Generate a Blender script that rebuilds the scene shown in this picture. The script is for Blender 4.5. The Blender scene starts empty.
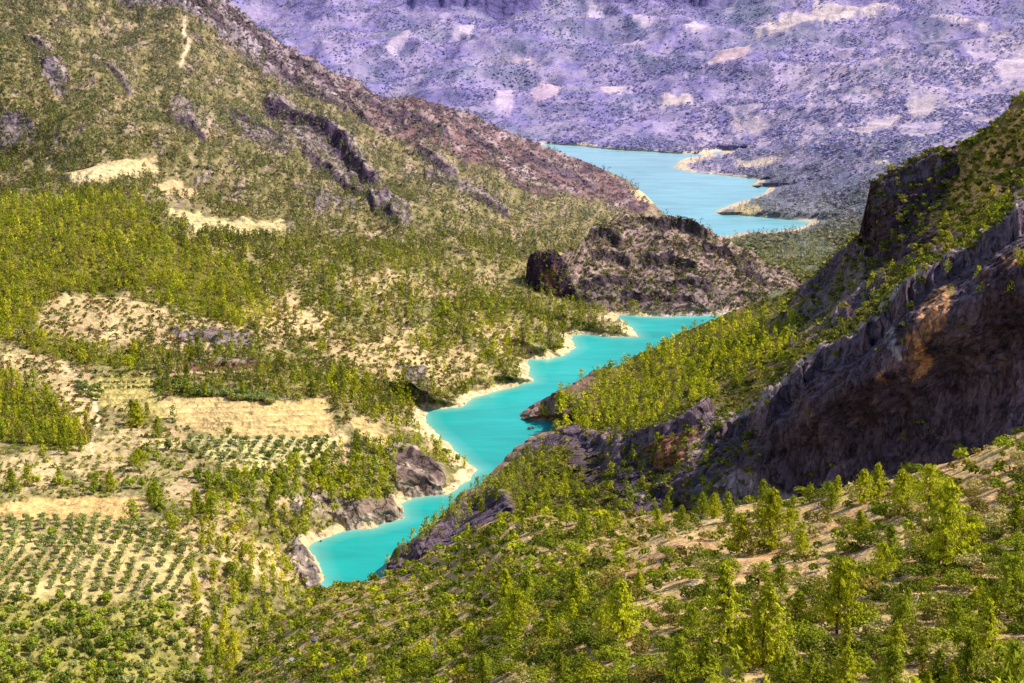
import bpy, math, random
import numpy as np
from mathutils import Vector, Matrix
random.seed(11); RNG = np.random.default_rng(7)
SC = bpy.context.scene; COL = SC.collection
H = 320.0; F = 1422.0; CX, CY = 512.0, 341.5
PITCH = math.atan(361.5 / F)
# ------------------------------------------------------------------ camera / view geometry
def tdep(py):                       # tangent of the depression angle of a picture row
    return np.tan(PITCH - np.arctan((CY - np.asarray(py, float)) / F))
def at(px, py, Y):                  # the point at forward distance Y seen at (px, py)
    b = (CY - np.asarray(py, float)) / F
    a = (np.asarray(px, float) - CX) / F
    return np.stack([Y * a / (math.cos(PITCH) + b * math.sin(PITCH)), Y + 0 * a, H - Y * tdep(py)], -1)
def project(P):
    x, y, z = P[..., 0], P[..., 1], P[..., 2] - H
    c, s = math.cos(PITCH), math.sin(PITCH)
    d = y * c - z * s; u = y * s + z * c
    return CX + F * x / d, CY - F * u / d, d
# ------------------------------------------------------------------ noise
_perm = np.random.default_rng(3).permutation(256); _perm = np.concatenate([_perm, _perm, _perm])
_g = np.array([[1,1,0],[-1,1,0],[1,-1,0],[-1,-1,0],[1,0,1],[-1,0,1],[1,0,-1],[-1,0,-1],[0,1,1],[0,-1,1],[0,1,-1],[0,-1,-1],[1,1,0],[-1,1,0],[0,-1,1],[0,-1,-1]], float)
def pn(p):
    i = np.floor(p).astype(np.int64); f = p - i; i &= 255
    u = f * f * f * (f * (f * 6 - 15) + 10)
    r = 0
    for dx in (0, 1):
        wx = u[..., 0] if dx else 1 - u[..., 0]
        for dy in (0, 1):
            wy = u[..., 1] if dy else 1 - u[..., 1]
            for dz in (0, 1):
                wz = u[..., 2] if dz else 1 - u[..., 2]
                h = _perm[_perm[_perm[(i[..., 0] + dx) & 255] + ((i[..., 1] + dy) & 255)] + ((i[..., 2] + dz) & 255)] & 15
                g = _g[h]
                r = r + wx * wy * wz * (g[..., 0] * (f[..., 0] - dx) + g[..., 1] * (f[..., 1] - dy) + g[..., 2] * (f[..., 2] - dz))
    return r
def fbm(p, octv=4, gain=.5):
    s = 0; a = 1.0; t = 0
    for k in range(octv):
        s = s + a * pn(p * (2.03 ** k) + 17.3 * k); t += a; a *= gain
    return s / t
def ridged(p, octv=4, gain=.55):
    s = 0; a = 1.0; t = 0
    for k in range(octv):
        s = s + a * (1 - 2.2 * np.abs(pn(p * (2.07 ** k) + 31.7 * k))); t += a; a *= gain
    return s / t
def sstep(a, b, x):
    t = np.clip((x - a) / (b - a), 0, 1); return t * t * (3 - 2 * t)
def lin(c):
    c = np.asarray(c, float) / 255.0
    return np.where(c <= .04045, c / 12.92, ((c + .055) / 1.055) ** 2.4)
# ------------------------------------------------------------------ polygons
def sdpoly(poly, x, y):             # signed distance, negative inside
    x = np.asarray(x, float); y = np.asarray(y, float)
    P = np.array(poly, float); n = len(P)
    d2 = np.full(x.shape, 1e18); ins = np.zeros(x.shape, bool)
    for k in range(n):
        ax, ay = P[k]; bx, by = P[(k + 1) % n]
        ex, ey = bx - ax, by - ay
        t = np.clip(((x - ax) * ex + (y - ay) * ey) / (ex * ex + ey * ey + 1e-12), 0, 1)
        d2 = np.minimum(d2, (x - ax - t * ex) ** 2 + (y - ay - t * ey) ** 2)
        if ay != by:
            c = ((ay > y) != (by > y)) & (x < (bx - ax) * (y - ay) / (by - ay) + ax)
            ins ^= c
    return np.where(ins, -1, 1) * np.sqrt(d2)
def dline(line, x, y):              # (distance, side) to a polyline; side > 0 above/right of it
    d2 = np.full(np.shape(x), 1e18); side = np.zeros(np.shape(x)); tt = np.zeros(np.shape(x))
    n = len(line) - 1
    for k in range(n):
        ax, ay = line[k]; bx, by = line[k + 1]
        ex, ey = bx - ax, by - ay
        t = np.clip(((x - ax) * ex + (y - ay) * ey) / (ex * ex + ey * ey), 0, 1)
        q = (x - ax - t * ex) ** 2 + (y - ay - t * ey) ** 2
        cr = (x - ax) * ey - (y - ay) * ex
        m = q < d2
        d2 = np.where(m, q, d2); side = np.where(m, np.sign(cr), side); tt = np.where(m, (k + t) / n, tt)
    return np.sqrt(d2), side, tt
def pm(poly, px, py, soft=3, warp=4, ws=14, seed=0):
    if warp:
        q = np.stack([px / ws, py / ws, np.full(px.shape, 3.7 + seed)], -1)
        px = px + warp * 1.6 * fbm(q, 2); py = py + warp * 1.6 * fbm(q + 9.1, 2)
    return 1 - sstep(-soft, soft, sdpoly(poly, px, py))
# ------------------------------------------------------------------ water outlines (picture rows lie on the z = 0 plane)
RIVER = [(308,547),(322,538),(339,532),(357,529),(377,527),(392,522),(403,518),(400,504),(412,499),(428,496),(450,494),(457,488),(468,480),(478,470),(466,462),(452,448),(438,436),(426,424),(425,409),(443,409),(464,406),(472,398),(493,392),(512,387),(533,381),(528,372),(528,359),(549,359),(564,355),(575,348),(570,335),(585,334),(612,337),(638,337),(633,330),(625,322),(617,318),(616,314),(652,317),(719,315),(758,309),(800,320),(760,345),(700,362),(620,385),(600,410),(620,440),(580,470),(500,520),(440,575),(400,620),(345,625),(325,592),(316,574)]
LAKE = [(543,144),(582,146.5),(614,150),(651,152),(676,154),(707,154),(723,151),(722,153),(682,159),(673,168),(695,173),(720,175),(747,178),(760,180),(751,186),(770,187),(764,195),(739,202),(720,209),(715,213),(732,215),(757,217),(786,220),(812,221),(801,228),(770,232),(745,232),(715,240),(640,245),(600,240),(560,205),(500,155)]
BAY = [(450,509),(436,480),(500,405),(520.5,402),(521.5,419.5),(535,421),(548,421),(560,424),(557,429),(546,434),(530,437),(521,444),(512,450),(491,473),(472,493),(457,507)]
def w0(px, py):
    Y = H / tdep(py); P = at(px, py, Y); return P[..., 0], P[..., 1]
def world_poly(poly):
    a = np.array(poly, float); x, y = w0(a[:, 0], a[:, 1]); return list(zip(x, y))
WR, WL, WB = world_poly(RIVER), world_poly(LAKE), world_poly(BAY)
# ------------------------------------------------------------------ materials
def newmat(name):
    m = bpy.data.materials.new(name); m.use_nodes = True
    nt = m.node_tree; nt.nodes.clear()
    o = nt.nodes.new('ShaderNodeOutputMaterial'); return m, nt, o
def N(nt, t, **k):
    n = nt.nodes.new(t)
    for a, b in k.items(): setattr(n, a, b)
    return n
def mathn(nt, op, a, b=None, clamp=False):
    n = N(nt, 'ShaderNodeMath', operation=op); n.use_clamp = clamp
    for i, v in enumerate((a, b)):
        if v is None: continue
        if hasattr(v, 'links'): nt.links.new(v, n.inputs[i])
        else: n.inputs[i].default_value = v
    return n.outputs[0]
def mixc(nt, fac, a, b, mode='MIX'):
    n = N(nt, 'ShaderNodeMix', data_type='RGBA', blend_type=mode)
    for s, v in ((n.inputs[0], fac), (n.inputs[6], a), (n.inputs[7], b)):
        if hasattr(v, 'links'): nt.links.new(v, s)
        elif isinstance(v, (int, float)): s.default_value = v
        else: s.default_value = (*v, 1)
    return n.outputs[2]
def noise(nt, scale, detail=4, rough=.6, vec=None, dist=0):
    n = N(nt, 'ShaderNodeTexNoise'); n.inputs['Scale'].default_value = scale
    n.inputs['Detail'].default_value = detail; n.inputs['Roughness'].default_value = rough
    n.inputs['Distortion'].default_value = dist
    if vec is not None: nt.links.new(vec, n.inputs['Vector'])
    return n.outputs['Fac']
def ramp(nt, fac, stops):
    n = N(nt, 'ShaderNodeValToRGB'); cr = n.color_ramp
    while len(cr.elements) < len(stops): cr.elements.new(.5)
    for e, (p, c) in zip(cr.elements, stops):
        e.position = p; e.color = (*c, 1) if isinstance(c, (tuple, list)) else (c, c, c, 1)
    nt.links.new(fac, n.inputs[0]); return n.outputs[0]
def pbsdf(nt, out, color, rough=.9, spec=.15, normal=None):
    b = N(nt, 'ShaderNodeBsdfPrincipled')
    if hasattr(color, 'links'): nt.links.new(color, b.inputs['Base Color'])
    else: b.inputs['Base Color'].default_value = (*color, 1)
    b.inputs['Roughness'].default_value = rough; b.inputs['Specular IOR Level'].default_value = spec
    if normal is not None: nt.links.new(normal, b.inputs['Normal'])
    nt.links.new(b.outputs[0], out.inputs['Surface']); return b
def terrain_mat(name, unit, bump=1.0, speck=.55, gain=1.0):
    """ground whose tone is stored on the mesh; unit = size in metres of the smallest visible grain"""
    m, nt, o = newmat(name)
    ca = N(nt, 'ShaderNodeAttribute', attribute_name='Col').outputs['Color']
    ra = N(nt, 'ShaderNodeAttribute', attribute_name='rock').outputs['Fac']
    g = N(nt, 'ShaderNodeNewGeometry').outputs['Position']
    n1 = noise(nt, 1 / (unit * 2.5), 5, .7, g); n2 = noise(nt, 1 / (unit * 14), 4, .6, g, .4)
    n3 = noise(nt, 1 / (unit * 1.1), 3, .7, g)
    v = N(nt, 'ShaderNodeTexVoronoi', feature='DISTANCE_TO_EDGE'); v.inputs['Scale'].default_value = 1 / (unit * 9)
    mp = N(nt, 'ShaderNodeVectorMath', operation='ADD'); nt.links.new(g, mp.inputs[0])
    nv = N(nt, 'ShaderNodeTexNoise'); nv.inputs['Scale'].default_value = 1 / (unit * 6); nv.inputs['Detail'].default_value = 3
    nt.links.new(g, nv.inputs['Vector'])
    sc = N(nt, 'ShaderNodeVectorMath', operation='SCALE'); sc.inputs['Scale'].default_value = unit * 12
    nt.links.new(nv.outputs['Color'], sc.inputs[0]); nt.links.new(sc.outputs[0], mp.inputs[1])
    nt.links.new(mp.outputs[0], v.inputs['Vector'])
    crack = ramp(nt, v.outputs['Distance'], [(0, .5), (.06, .9), (.2, 1.05)])
    soil = ramp(nt, n1, [(.32, 1 - speck), (.5, 1.0), (.68, 1 + .35 * speck)])
    big = ramp(nt, n2, [(.3, .72), (.55, 1.0), (.75, 1.2)])
    grain = ramp(nt, n3, [(.3, .7), (.7, 1.25)])
    c = mixc(nt, 1.0, mixc(nt, 1.0, ca, (1.5 * gain, 1.46 * gain, 1.4 * gain), 'MULTIPLY'), soil, 'MULTIPLY'); c = mixc(nt, 1.0, c, big, 'MULTIPLY'); c = mixc(nt, .7, c, grain, 'MULTIPLY')
    rk = mixc(nt, 1.0, c, crack, 'MULTIPLY')
    c = mixc(nt, ra, c, rk)
    hgt = mathn(nt, 'ADD', mathn(nt, 'MULTIPLY', n1, unit * 1.5), mathn(nt, 'MULTIPLY', n2, unit * 7))
    hr = mathn(nt, 'MULTIPLY', mathn(nt, 'MULTIPLY', crack, ra), unit * 1.5)
    b = N(nt, 'ShaderNodeBump'); b.inputs['Strength'].default_value = min(1, bump); b.inputs['Distance'].default_value = 1.0
    nt.links.new(mathn(nt, 'ADD', hgt, hr), b.inputs['Height'])
    pbsdf(nt, o, c, .95, .08, b.outputs[0]); return m
def cliff_mat(name, unit):
    m, nt, o = newmat(name)
    ca = N(nt, 'ShaderNodeAttribute', attribute_name='Col').outputs['Color']
    g = N(nt, 'ShaderNodeNewGeometry').outputs['Position']
    mp = N(nt, 'ShaderNodeMapping'); mp.inputs['Scale'].default_value = (1, 1, .28); nt.links.new(g, mp.inputs[0]); gv = mp.outputs[0]
    n1 = noise(nt, 1 / (unit * 5), 6, .7, gv, .6); n2 = noise(nt, 1 / (unit * 30), 4, .6, gv, .5); n3 = noise(nt, 1 / (unit * 2), 4, .75, g)
    n4 = noise(nt, 1 / (unit * 16), 5, .65, g, 1.2)
    c = mixc(nt, 1, ca, ramp(nt, n1, [(.3, .55), (.5, 1.1), (.72, 1.7)]), 'MULTIPLY')
    c = mixc(nt, 1, c, ramp(nt, n2, [(.3, .7), (.5, 1.1), (.7, 1.6)]), 'MULTIPLY')
    c = mixc(nt, 1, c, ramp(nt, n3, [(.3, .75), (.7, 1.4)]), 'MULTIPLY')
    c = mixc(nt, ramp(nt, n4, [(.6, 0.0), (.68, .55)]), c, mixc(nt, 1, c, (1.9, 1.75, 1.65), 'MULTIPLY'))
    v = N(nt, 'ShaderNodeTexVoronoi', feature='DISTANCE_TO_EDGE'); v.inputs['Scale'].default_value = 1 / (unit * 9)
    w2 = N(nt, 'ShaderNodeTexNoise'); w2.inputs['Scale'].default_value = 1 / (unit * 5); w2.inputs['Detail'].default_value = 4; nt.links.new(gv, w2.inputs['Vector'])
    s2 = N(nt, 'ShaderNodeVectorMath', operation='SCALE'); s2.inputs['Scale'].default_value = unit * 14; nt.links.new(w2.outputs['Color'], s2.inputs[0])
    a2 = N(nt, 'ShaderNodeVectorMath', operation='ADD'); nt.links.new(gv, a2.inputs[0]); nt.links.new(s2.outputs[0], a2.inputs[1]); nt.links.new(a2.outputs[0], v.inputs['Vector'])
    c = mixc(nt, 1, c, ramp(nt, v.outputs['Distance'], [(0, .35), (.08, .95), (.3, 1.15)]), 'MULTIPLY')
    b = N(nt, 'ShaderNodeBump'); b.inputs['Strength'].default_value = .9; b.inputs['Distance'].default_value = 1.0
    nt.links.new(mathn(nt, 'ADD', mathn(nt, 'MULTIPLY', n1, unit * 4), mathn(nt, 'MULTIPLY', n4, unit * 5)), b.inputs['Height'])
    pbsdf(nt, o, c, .95, .1, b.outputs[0]); return m
def leaf_mat(name, stuff, a=(1, 1, 1), trans=.25):
    m, nt, o = newmat(name)
    if stuff: c = N(nt, 'ShaderNodeAttribute', attribute_name='Col').outputs['Color']
    else: c = N(nt, 'ShaderNodeObjectInfo').outputs['Color']
    c = mixc(nt, 1.0, c, (1.13, 1.0, .78), 'MULTIPLY')
    g = N(nt, 'ShaderNodeNewGeometry')
    rp = ramp(nt, g.outputs['Random Per Island'], [(0, 1.1), (.5, 2.0), (1, 2.8)])
    c = mixc(nt, 1.0, c, rp, 'MULTIPLY')
    d = N(nt, 'ShaderNodeBsdfDiffuse'); nt.links.new(c, d.inputs[0])
    t = N(nt, 'ShaderNodeBsdfTranslucent'); nt.links.new(c, t.inputs[0])
    mx = N(nt, 'ShaderNodeMixShader'); mx.inputs[0].default_value = trans
    nt.links.new(d.outputs[0], mx.inputs[1]); nt.links.new(t.outputs[0], mx.inputs[2])
    nt.links.new(mx.outputs[0], o.inputs['Surface']); return m
def bark_mat(name, c):
    m, nt, o = newmat(name)
    g = N(nt, 'ShaderNodeTexCoord').outputs['Object']
    n = noise(nt, 14, 4, .7, g)
    pbsdf(nt, o, mixc(nt, n, [x * .5 for x in c], [x * 1.5 for x in c]), .95, .1); return m
def rock_mat(name, c):
    m, nt, o = newmat(name)
    g = N(nt, 'ShaderNodeNewGeometry').outputs['Position']
    n = noise(nt, 1.2, 5, .7, g); n2 = noise(nt, .35, 3, .6, g)
    col = mixc(nt, 1, ramp(nt, n, [(.35, tuple(x * .35 for x in c)), (.5, tuple(c)), (.7, tuple(min(.9, x * 1.3) for x in c))]), ramp(nt, n2, [(.3, .7), (.7, 1.15)]), 'MULTIPLY')
    b = N(nt, 'ShaderNodeBump'); b.inputs['Strength'].default_value = .9; b.inputs['Distance'].default_value = .5
    nt.links.new(n, b.inputs['Height'])
    pbsdf(nt, o, col, .95, .1, b.outputs[0]); return m
# ------------------------------------------------------------------ mesh helpers
def mesh_from(name, V, T, quads=False):
    me = bpy.data.meshes.new(name)
    V = np.asarray(V, np.float32); T = np.asarray(T, np.int32); k = T.shape[1]
    me.vertices.add(len(V)); me.vertices.foreach_set('co', V.ravel())
    me.loops.add(T.size); me.loops.foreach_set('vertex_index', T.ravel())
    me.polygons.add(len(T)); me.polygons.foreach_set('loop_start', np.arange(len(T), dtype=np.int32) * k)
    me.update(calc_edges=True); return me
def link(name, me, parent=None):
    o = bpy.data.objects.new(name, me); COL.objects.link(o)
    if parent: o.parent = parent
    return o
def tag(o, label=None, cat=None, group=None, kind=None):
    if label: o['label'] = label
    if cat: o['category'] = cat
    if group: o['group'] = group
    if kind: o['kind'] = kind
    return o
def setcol(me, C, name='Col'):
    a = me.attributes.new(name, 'FLOAT_COLOR', 'POINT')
    A = np.ones((len(me.vertices), 4), np.float32); A[:, :3] = C
    a.data.foreach_set('color', A.ravel())
def setf(me, v, name):
    a = me.attributes.new(name, 'FLOAT', 'POINT'); a.data.foreach_set('value', np.asarray(v, np.float32))
# ------------------------------------------------------------------ terrain sheets
def tps(pts, X, Y):                 # thin-plate fit of 1/distance over the view directions
    P = np.array([(a / 200., b / 200.) for a, b, _ in pts]); q = np.array([1000. / d for _, _, d in pts]); n = len(P)
    def U(r2): return .5 * r2 * np.log(r2 + 1e-12)
    K = U(((P[:, None] - P[None]) ** 2).sum(-1)) + 2e-4 * np.eye(n)
    A = np.zeros((n + 3, n + 3)); A[:n, :n] = K; A[:n, n] = 1; A[:n, n + 1:] = P; A[n, :n] = 1; A[n + 1:, :n] = P.T
    w = np.linalg.solve(A, np.concatenate([q, np.zeros(3)]))
    x, y = X / 200., Y / 200.; r = w[n] + w[n + 1] * x + w[n + 2] * y
    for k in range(n): r = r + w[k] * U((x - P[k, 0]) ** 2 + (y - P[k, 1]) ** 2)
    return 1000. / np.maximum(r, .05)
def zpt(px, py, z): return (px, py, float((H - z) / tdep(py)))
SHEETS = {}
class Sheet:
    def __init__(s, name, top, bottom, x0, x1, step, pts, rows, waters=(), skirt=(60, .9), bank=.6, relax=(60, .01)):
        s.name = name; s.top = np.array(top, float); s.x0, s.x1 = x0, x1
        cols = np.arange(x0, x1 + step, step); nc = len(cols)
        tp = np.interp(cols, s.top[:, 0], s.top[:, 1])
        bt = np.interp(cols, *np.array(bottom, float).T) if hasattr(bottom, '__len__') else np.full(nc, float(bottom))
        bt = np.maximum(bt, tp + 4)
        v = np.linspace(0, 1, rows)[:, None]
        px = np.broadcast_to(cols, (rows, nc)).copy(); py = tp + (bt - tp) * v
        s.px, s.py, s.tp = px, py, tp
        Yd = tps(pts, px, py); t = tdep(py)
        z = H - Yd * t
        s.sd = np.full(px.shape, 1e4)
        if waters:
            pyc = np.maximum(py, 100.); X0, Y0 = w0(px, pyc)
            jit = 5 * fbm(np.stack([X0 / 14, Y0 / 14, X0 * 0 + 2.2], -1), 3)
            sd2 = s.sd.copy()
            for wp in waters:
                s.sd = np.minimum(s.sd, sdpoly(wp, X0, Y0)); sd2 = np.minimum(sd2, sdpoly(wp, X0, Y0 + 2.0))
            gy = np.clip((sd2 - s.sd) / 2.0, -1, 1)
            s.sd = s.sd + jit * sstep(-25, 5, s.sd) * (1 - sstep(30, 60, s.sd))
            den = np.clip(1 + bank * gy / t, .55, 12)
            bk = np.where(s.sd > 0, (bank * s.sd + .02 * np.maximum(s.sd - 10, 0) ** 1.8) / den, np.maximum(.2 * s.sd, -9))
            bk = np.where((s.sd > 0) & (gy > 0), np.minimum(bk, .72 * t * s.sd / np.maximum(gy, .3) + relax[1] * np.maximum(s.sd - relax[0], 0) ** 1.8), bk)
            bk = bk + (relax[1] * np.maximum(s.sd - relax[0], 0) ** 1.8 if relax[0] < 30 else 0)
            z = np.where(py < 100, z, np.minimum(np.maximum(z, np.where(s.sd > 0, .02 * np.minimum(s.sd, 60), -99)), bk))
            Yd = np.where(py < 100, Yd, (H - z) / t)
        s.P = at(px, py, Yd); s.D = Yd
        s.base = s.P.copy()
        s.damp = sstep(2, 45, s.sd)
        s.skirt = skirt
        s.col = np.ones(px.shape + (3,)) * .3; s.rock = np.zeros(px.shape); s.cls = np.zeros(px.shape, int)
    def finish(s, mats, names):
        P = s.P; rows, nc = s.px.shape
        lo = (s.sd > 0) & (s.sd < 500); P[..., 2] = np.where(lo, np.maximum(P[..., 2], .2 + .02 * np.minimum(s.sd, 60)), P[..., 2])
        # the far side of the ridge: real ground falling away behind the skyline
        L, k = s.skirt; n = 8
        ext = []
        for i in range(n, 0, -1):
            q = P[0].copy(); dd = L * (i / n) ** 1.3
            q[:, 1] += dd * .85; q[:, 2] -= k * dd * (1 + .15 * pn(np.stack([q[:, 0] / 30, q[:, 1] / 30, q[:, 0] * 0], -1)))
            q[:, 0] += dd * .1
            ext.append(q)
        V = np.concatenate([np.stack(ext), P]); C = np.concatenate([np.repeat(s.col[:1], n, 0), s.col]); R = np.concatenate([np.repeat(s.rock[:1], n, 0), s.rock])
        K = np.concatenate([np.zeros((n, nc), int), s.cls])
        R_, C_ = V.shape[:2]
        idx = np.arange(R_ * C_).reshape(R_, C_)
        Q = np.stack([idx[1:, :-1], idx[1:, 1:], idx[:-1, 1:], idx[:-1, :-1]], -1).reshape(-1, 4)
        kf = K[1:, :-1].reshape(-1)
        V = V.reshape(-1, 3); C = C.reshape(-1, 3); R = R.reshape(-1)
        fn = np.cross(V[Q[:, 2]] - V[Q[:, 0]], V[Q[:, 3]] - V[Q[:, 1]])
        nr = np.zeros_like(V)
        for j in range(4): np.add.at(nr, Q[:, j], fn)
        nr /= np.linalg.norm(nr, axis=1)[:, None] + 1e-9
        for c in np.unique(kf):
            q = Q[kf == c]
            used, inv = np.unique(q, return_inverse=True)
            me = mesh_from(names[c], V[used], inv.reshape(-1, 4))
            setcol(me, C[used]); setf(me, R[used], 'rock')
            me.materials.append(mats.get(c, mats[0]) if isinstance(mats, dict) else mats)
            me.polygons.foreach_set('use_smooth', np.ones(len(q), bool))
            me.normals_split_custom_set_from_vertices(nr[used].astype(np.float32))
            tag(link(names[c], me), kind='structure')
        SHEETS[s.name] = s
    def sample(s, px, py):
        nc = s.px.shape[1]; rows = s.px.shape[0]
        step = s.px[0, 1] - s.px[0, 0]
        ci = np.clip((px - s.px[0, 0]) / step, 0, nc - 1.001); c0 = ci.astype(int); fc = ci - c0
        t0 = s.py[0, c0] * (1 - fc) + s.py[0, c0 + 1] * fc; b0 = s.py[-1, c0] * (1 - fc) + s.py[-1, c0 + 1] * fc
        ri = np.clip((py - t0) / (b0 - t0) * (rows - 1), 0, rows - 1.001); r0 = ri.astype(int); fr = ri - r0
        def g(A):
            e = (fc, 1 - fc)
            w = lambda x: x[:, None] if A.ndim == 3 else x
            return w((1 - fr) * (1 - fc)) * A[r0, c0] + w((1 - fr) * fc) * A[r0, c0 + 1] + w(fr * (1 - fc)) * A[r0 + 1, c0] + w(fr * fc) * A[r0 + 1, c0 + 1]
        return g(s.P), g(s.sd), g(s.rock), s.cls[r0, c0]
    def paint(s, m, c, k=1.0):
        m = np.clip(m * k, 0, 1)[..., None]; s.col = s.col * (1 - m) + np.asarray(c) * m
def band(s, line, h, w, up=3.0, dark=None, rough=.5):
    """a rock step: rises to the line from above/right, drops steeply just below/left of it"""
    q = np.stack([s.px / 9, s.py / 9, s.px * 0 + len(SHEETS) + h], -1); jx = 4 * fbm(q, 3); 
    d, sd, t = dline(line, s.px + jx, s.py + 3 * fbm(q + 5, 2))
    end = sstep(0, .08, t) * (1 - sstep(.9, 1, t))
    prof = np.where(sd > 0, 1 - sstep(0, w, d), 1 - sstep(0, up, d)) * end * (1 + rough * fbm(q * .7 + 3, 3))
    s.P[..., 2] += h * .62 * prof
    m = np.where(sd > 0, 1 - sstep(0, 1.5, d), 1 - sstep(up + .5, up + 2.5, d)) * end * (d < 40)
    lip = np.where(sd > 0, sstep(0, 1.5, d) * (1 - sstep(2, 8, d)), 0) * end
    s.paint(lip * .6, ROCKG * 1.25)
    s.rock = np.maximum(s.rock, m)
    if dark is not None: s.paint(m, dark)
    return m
# ---- palettes (base colours)
def alb(r, g, b, k=.8): return lin((r, g, b)) * k
TAN = alb(226, 198, 130); PALE = alb(235, 212, 160); PINK = alb(205, 172, 135); EARTH = alb(178, 146, 100)
OLIVE = alb(120, 120, 50); DOLIVE = alb(86, 92, 36); ROCKG = alb(150, 132, 130); ROCKD = alb(92, 76, 84); SHORE = alb(228, 200, 155)
VIOLET = alb(150, 132, 175); VROCK = alb(200, 175, 195); REDSCREE = alb(150, 112, 100); ORANGE = alb(190, 125, 70)
LW = lambda *a: list(a)

# ================================================================== A  far mountainside across the lake
topA = [(60,-300),(300,-320),(600,-300),(900,-340),(1250,-300)]
ptsA = [(60,-300,7800),(600,-300,7600),(1250,-300,7000),(200,-100,6300),(600,-100,6200),(1000,-100,5600),(1250,-80,5200),
 (220,0,5400),(350,0,5200),(512,0,5200),(700,0,5000),(850,0,4700),(1024,0,4300),(1200,0,4000),
 (300,60,4300),(512,60,4200),(700,60,3900),(850,60,3600),(1024,60,3100),(1200,60,2800),
 (400,100,3700),(512,105,3550),(650,105,3400),(760,105,3100),(850,105,2850),(950,105,2600),(1024,120,2350),(1200,120,2200),
 zpt(500,140,6),zpt(600,140,8),zpt(700,142,9),zpt(750,150,12),zpt(780,140,30),zpt(760,165,8),zpt(800,180,14),zpt(850,180,34),zpt(900,180,48),zpt(1000,170,75),
 zpt(780,205,7),zpt(840,205,15),zpt(900,215,32),zpt(860,240,22),zpt(700,245,8),zpt(800,255,14),zpt(760,290,12),zpt(850,290,25),zpt(650,260,6),zpt(620,300,3),zpt(800,325,8),zpt(700,330,3),zpt(1000,300,70),zpt(1200,250,110)]
A = Sheet('far', topA, 335, 60, 1250, 2.0, ptsA, 330, (WL, WR), (300, .5), bank=.22)
P = A.base; sc = sstep(1500, 4500, A.D)
A.damp = sstep(5, 220, A.sd)
A.P[..., 2] += A.damp * ((8 + 62 * sc) * (ridged(P / np.array([420, 620, 420.]), 5, .5) - .45) * sstep(0, 60, P[..., 2] + 10) + 8 * fbm(P / 60, 4) * A.damp)
X, Yy = A.px, A.py
A.col[:] = alb(140, 126, 182)  # distance haze painted into the ground colour as violet
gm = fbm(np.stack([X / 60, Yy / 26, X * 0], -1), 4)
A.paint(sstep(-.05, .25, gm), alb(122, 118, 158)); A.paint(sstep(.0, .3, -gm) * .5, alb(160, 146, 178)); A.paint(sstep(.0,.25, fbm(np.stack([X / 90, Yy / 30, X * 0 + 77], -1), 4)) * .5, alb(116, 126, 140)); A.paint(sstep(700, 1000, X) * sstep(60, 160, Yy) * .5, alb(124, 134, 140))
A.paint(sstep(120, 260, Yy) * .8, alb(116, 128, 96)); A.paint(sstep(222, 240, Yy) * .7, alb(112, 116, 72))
FARP = []
st = ridged(np.stack([(X + Yy * 1.1) / 40, (Yy - X * .5) / 16, X * 0 + 4], -1), 4)      # pale eroded scars running down to the left
reg = pm([(640,180),(680,130),(740,90),(800,60),(900,40),(1060,40),(1080,120),(960,150),(860,160),(760,165)], X, Yy, 25, 10, 40)
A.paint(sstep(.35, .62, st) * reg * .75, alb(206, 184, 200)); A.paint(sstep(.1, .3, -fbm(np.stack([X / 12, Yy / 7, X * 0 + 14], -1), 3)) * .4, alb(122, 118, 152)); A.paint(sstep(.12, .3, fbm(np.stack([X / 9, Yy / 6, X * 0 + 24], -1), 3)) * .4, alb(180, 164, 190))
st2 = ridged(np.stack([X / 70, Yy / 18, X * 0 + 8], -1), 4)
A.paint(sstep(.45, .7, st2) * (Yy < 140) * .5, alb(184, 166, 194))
for poly, c in [([(748,22),(790,10),(830,4),(880,2),(905,8),(862,22),(830,30),(795,33),(762,33)], alb(238, 214, 205)),
    ([(705,70),(715,58),(728,48),(748,50),(745,60),(722,71)], alb(236, 200, 200)), ([(658,100),(690,98),(697,105),(680,111),(662,108)], alb(245, 218, 212)),
    ([(600,86),(628,82),(630,90),(605,94)], alb(232, 205, 205)), ([(503,60),(520,59),(545,64),(520,69),(505,66)], alb(230, 198, 205)),
    ([(682,34),(705,26),(708,32),(690,38)], alb(238, 214, 220)), ([(660,46),(680,47),(672,53),(660,51)], alb(232, 205, 220)), ([(635,22),(655,23),(652,29),(636,28)], alb(230, 205, 225)),
    ([(540,82),(562,85),(556,100),(532,108),(530,98)], alb(222, 190, 205)), ([(395,40),(412,34),(408,46),(395,56),(385,52)], alb(225, 200, 220)), ([(455,30),(476,30),(470,40),(450,44)], alb(225, 205, 225)),
    ([(495,95),(512,92),(512,115),(498,110)], alb(222, 196, 220)), ([(620,42),(640,42),(642,46),(622,47)], alb(230, 205, 225)), ([(590,2),(610,8),(600,14),(585,8)], alb(225, 205, 230)),
    ([(730,163),(750,158),(780,157),(785,162),(760,168),(738,169)], alb(238, 215, 185)), ([(725,125),(765,118),(770,124),(735,131)], alb(225, 200, 205)),
    ([(850,128),(900,112),(905,118),(862,134)], alb(222, 200, 205)), ([(905,95),(935,92),(938,112),(912,118)], alb(215, 195, 200)), ([(730,211),(738,203),(760,204),(765,212),(748,216)], alb(228, 200, 140)),
    ([(870,160),(890,157),(892,163),(874,166)], alb(215, 205, 195)), ([(995,62),(1024,50),(1050,60),(1040,85),(1000,80)], alb(222, 200, 215)),
    ([(775,252),(798,248),(800,256),(782,260)], alb(140, 126, 108))]:
    m = pm(poly, X, Yy, 2, 6, 8); A.paint(m * .7, c * .92); FARP.append(poly)
rd = sstep(0, 1, 1 - dline([(930,22),(960,24),(1010,32),(1060,38)], X, Yy)[0] / 1.6); A.paint(rd, alb(232, 208, 215))
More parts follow.
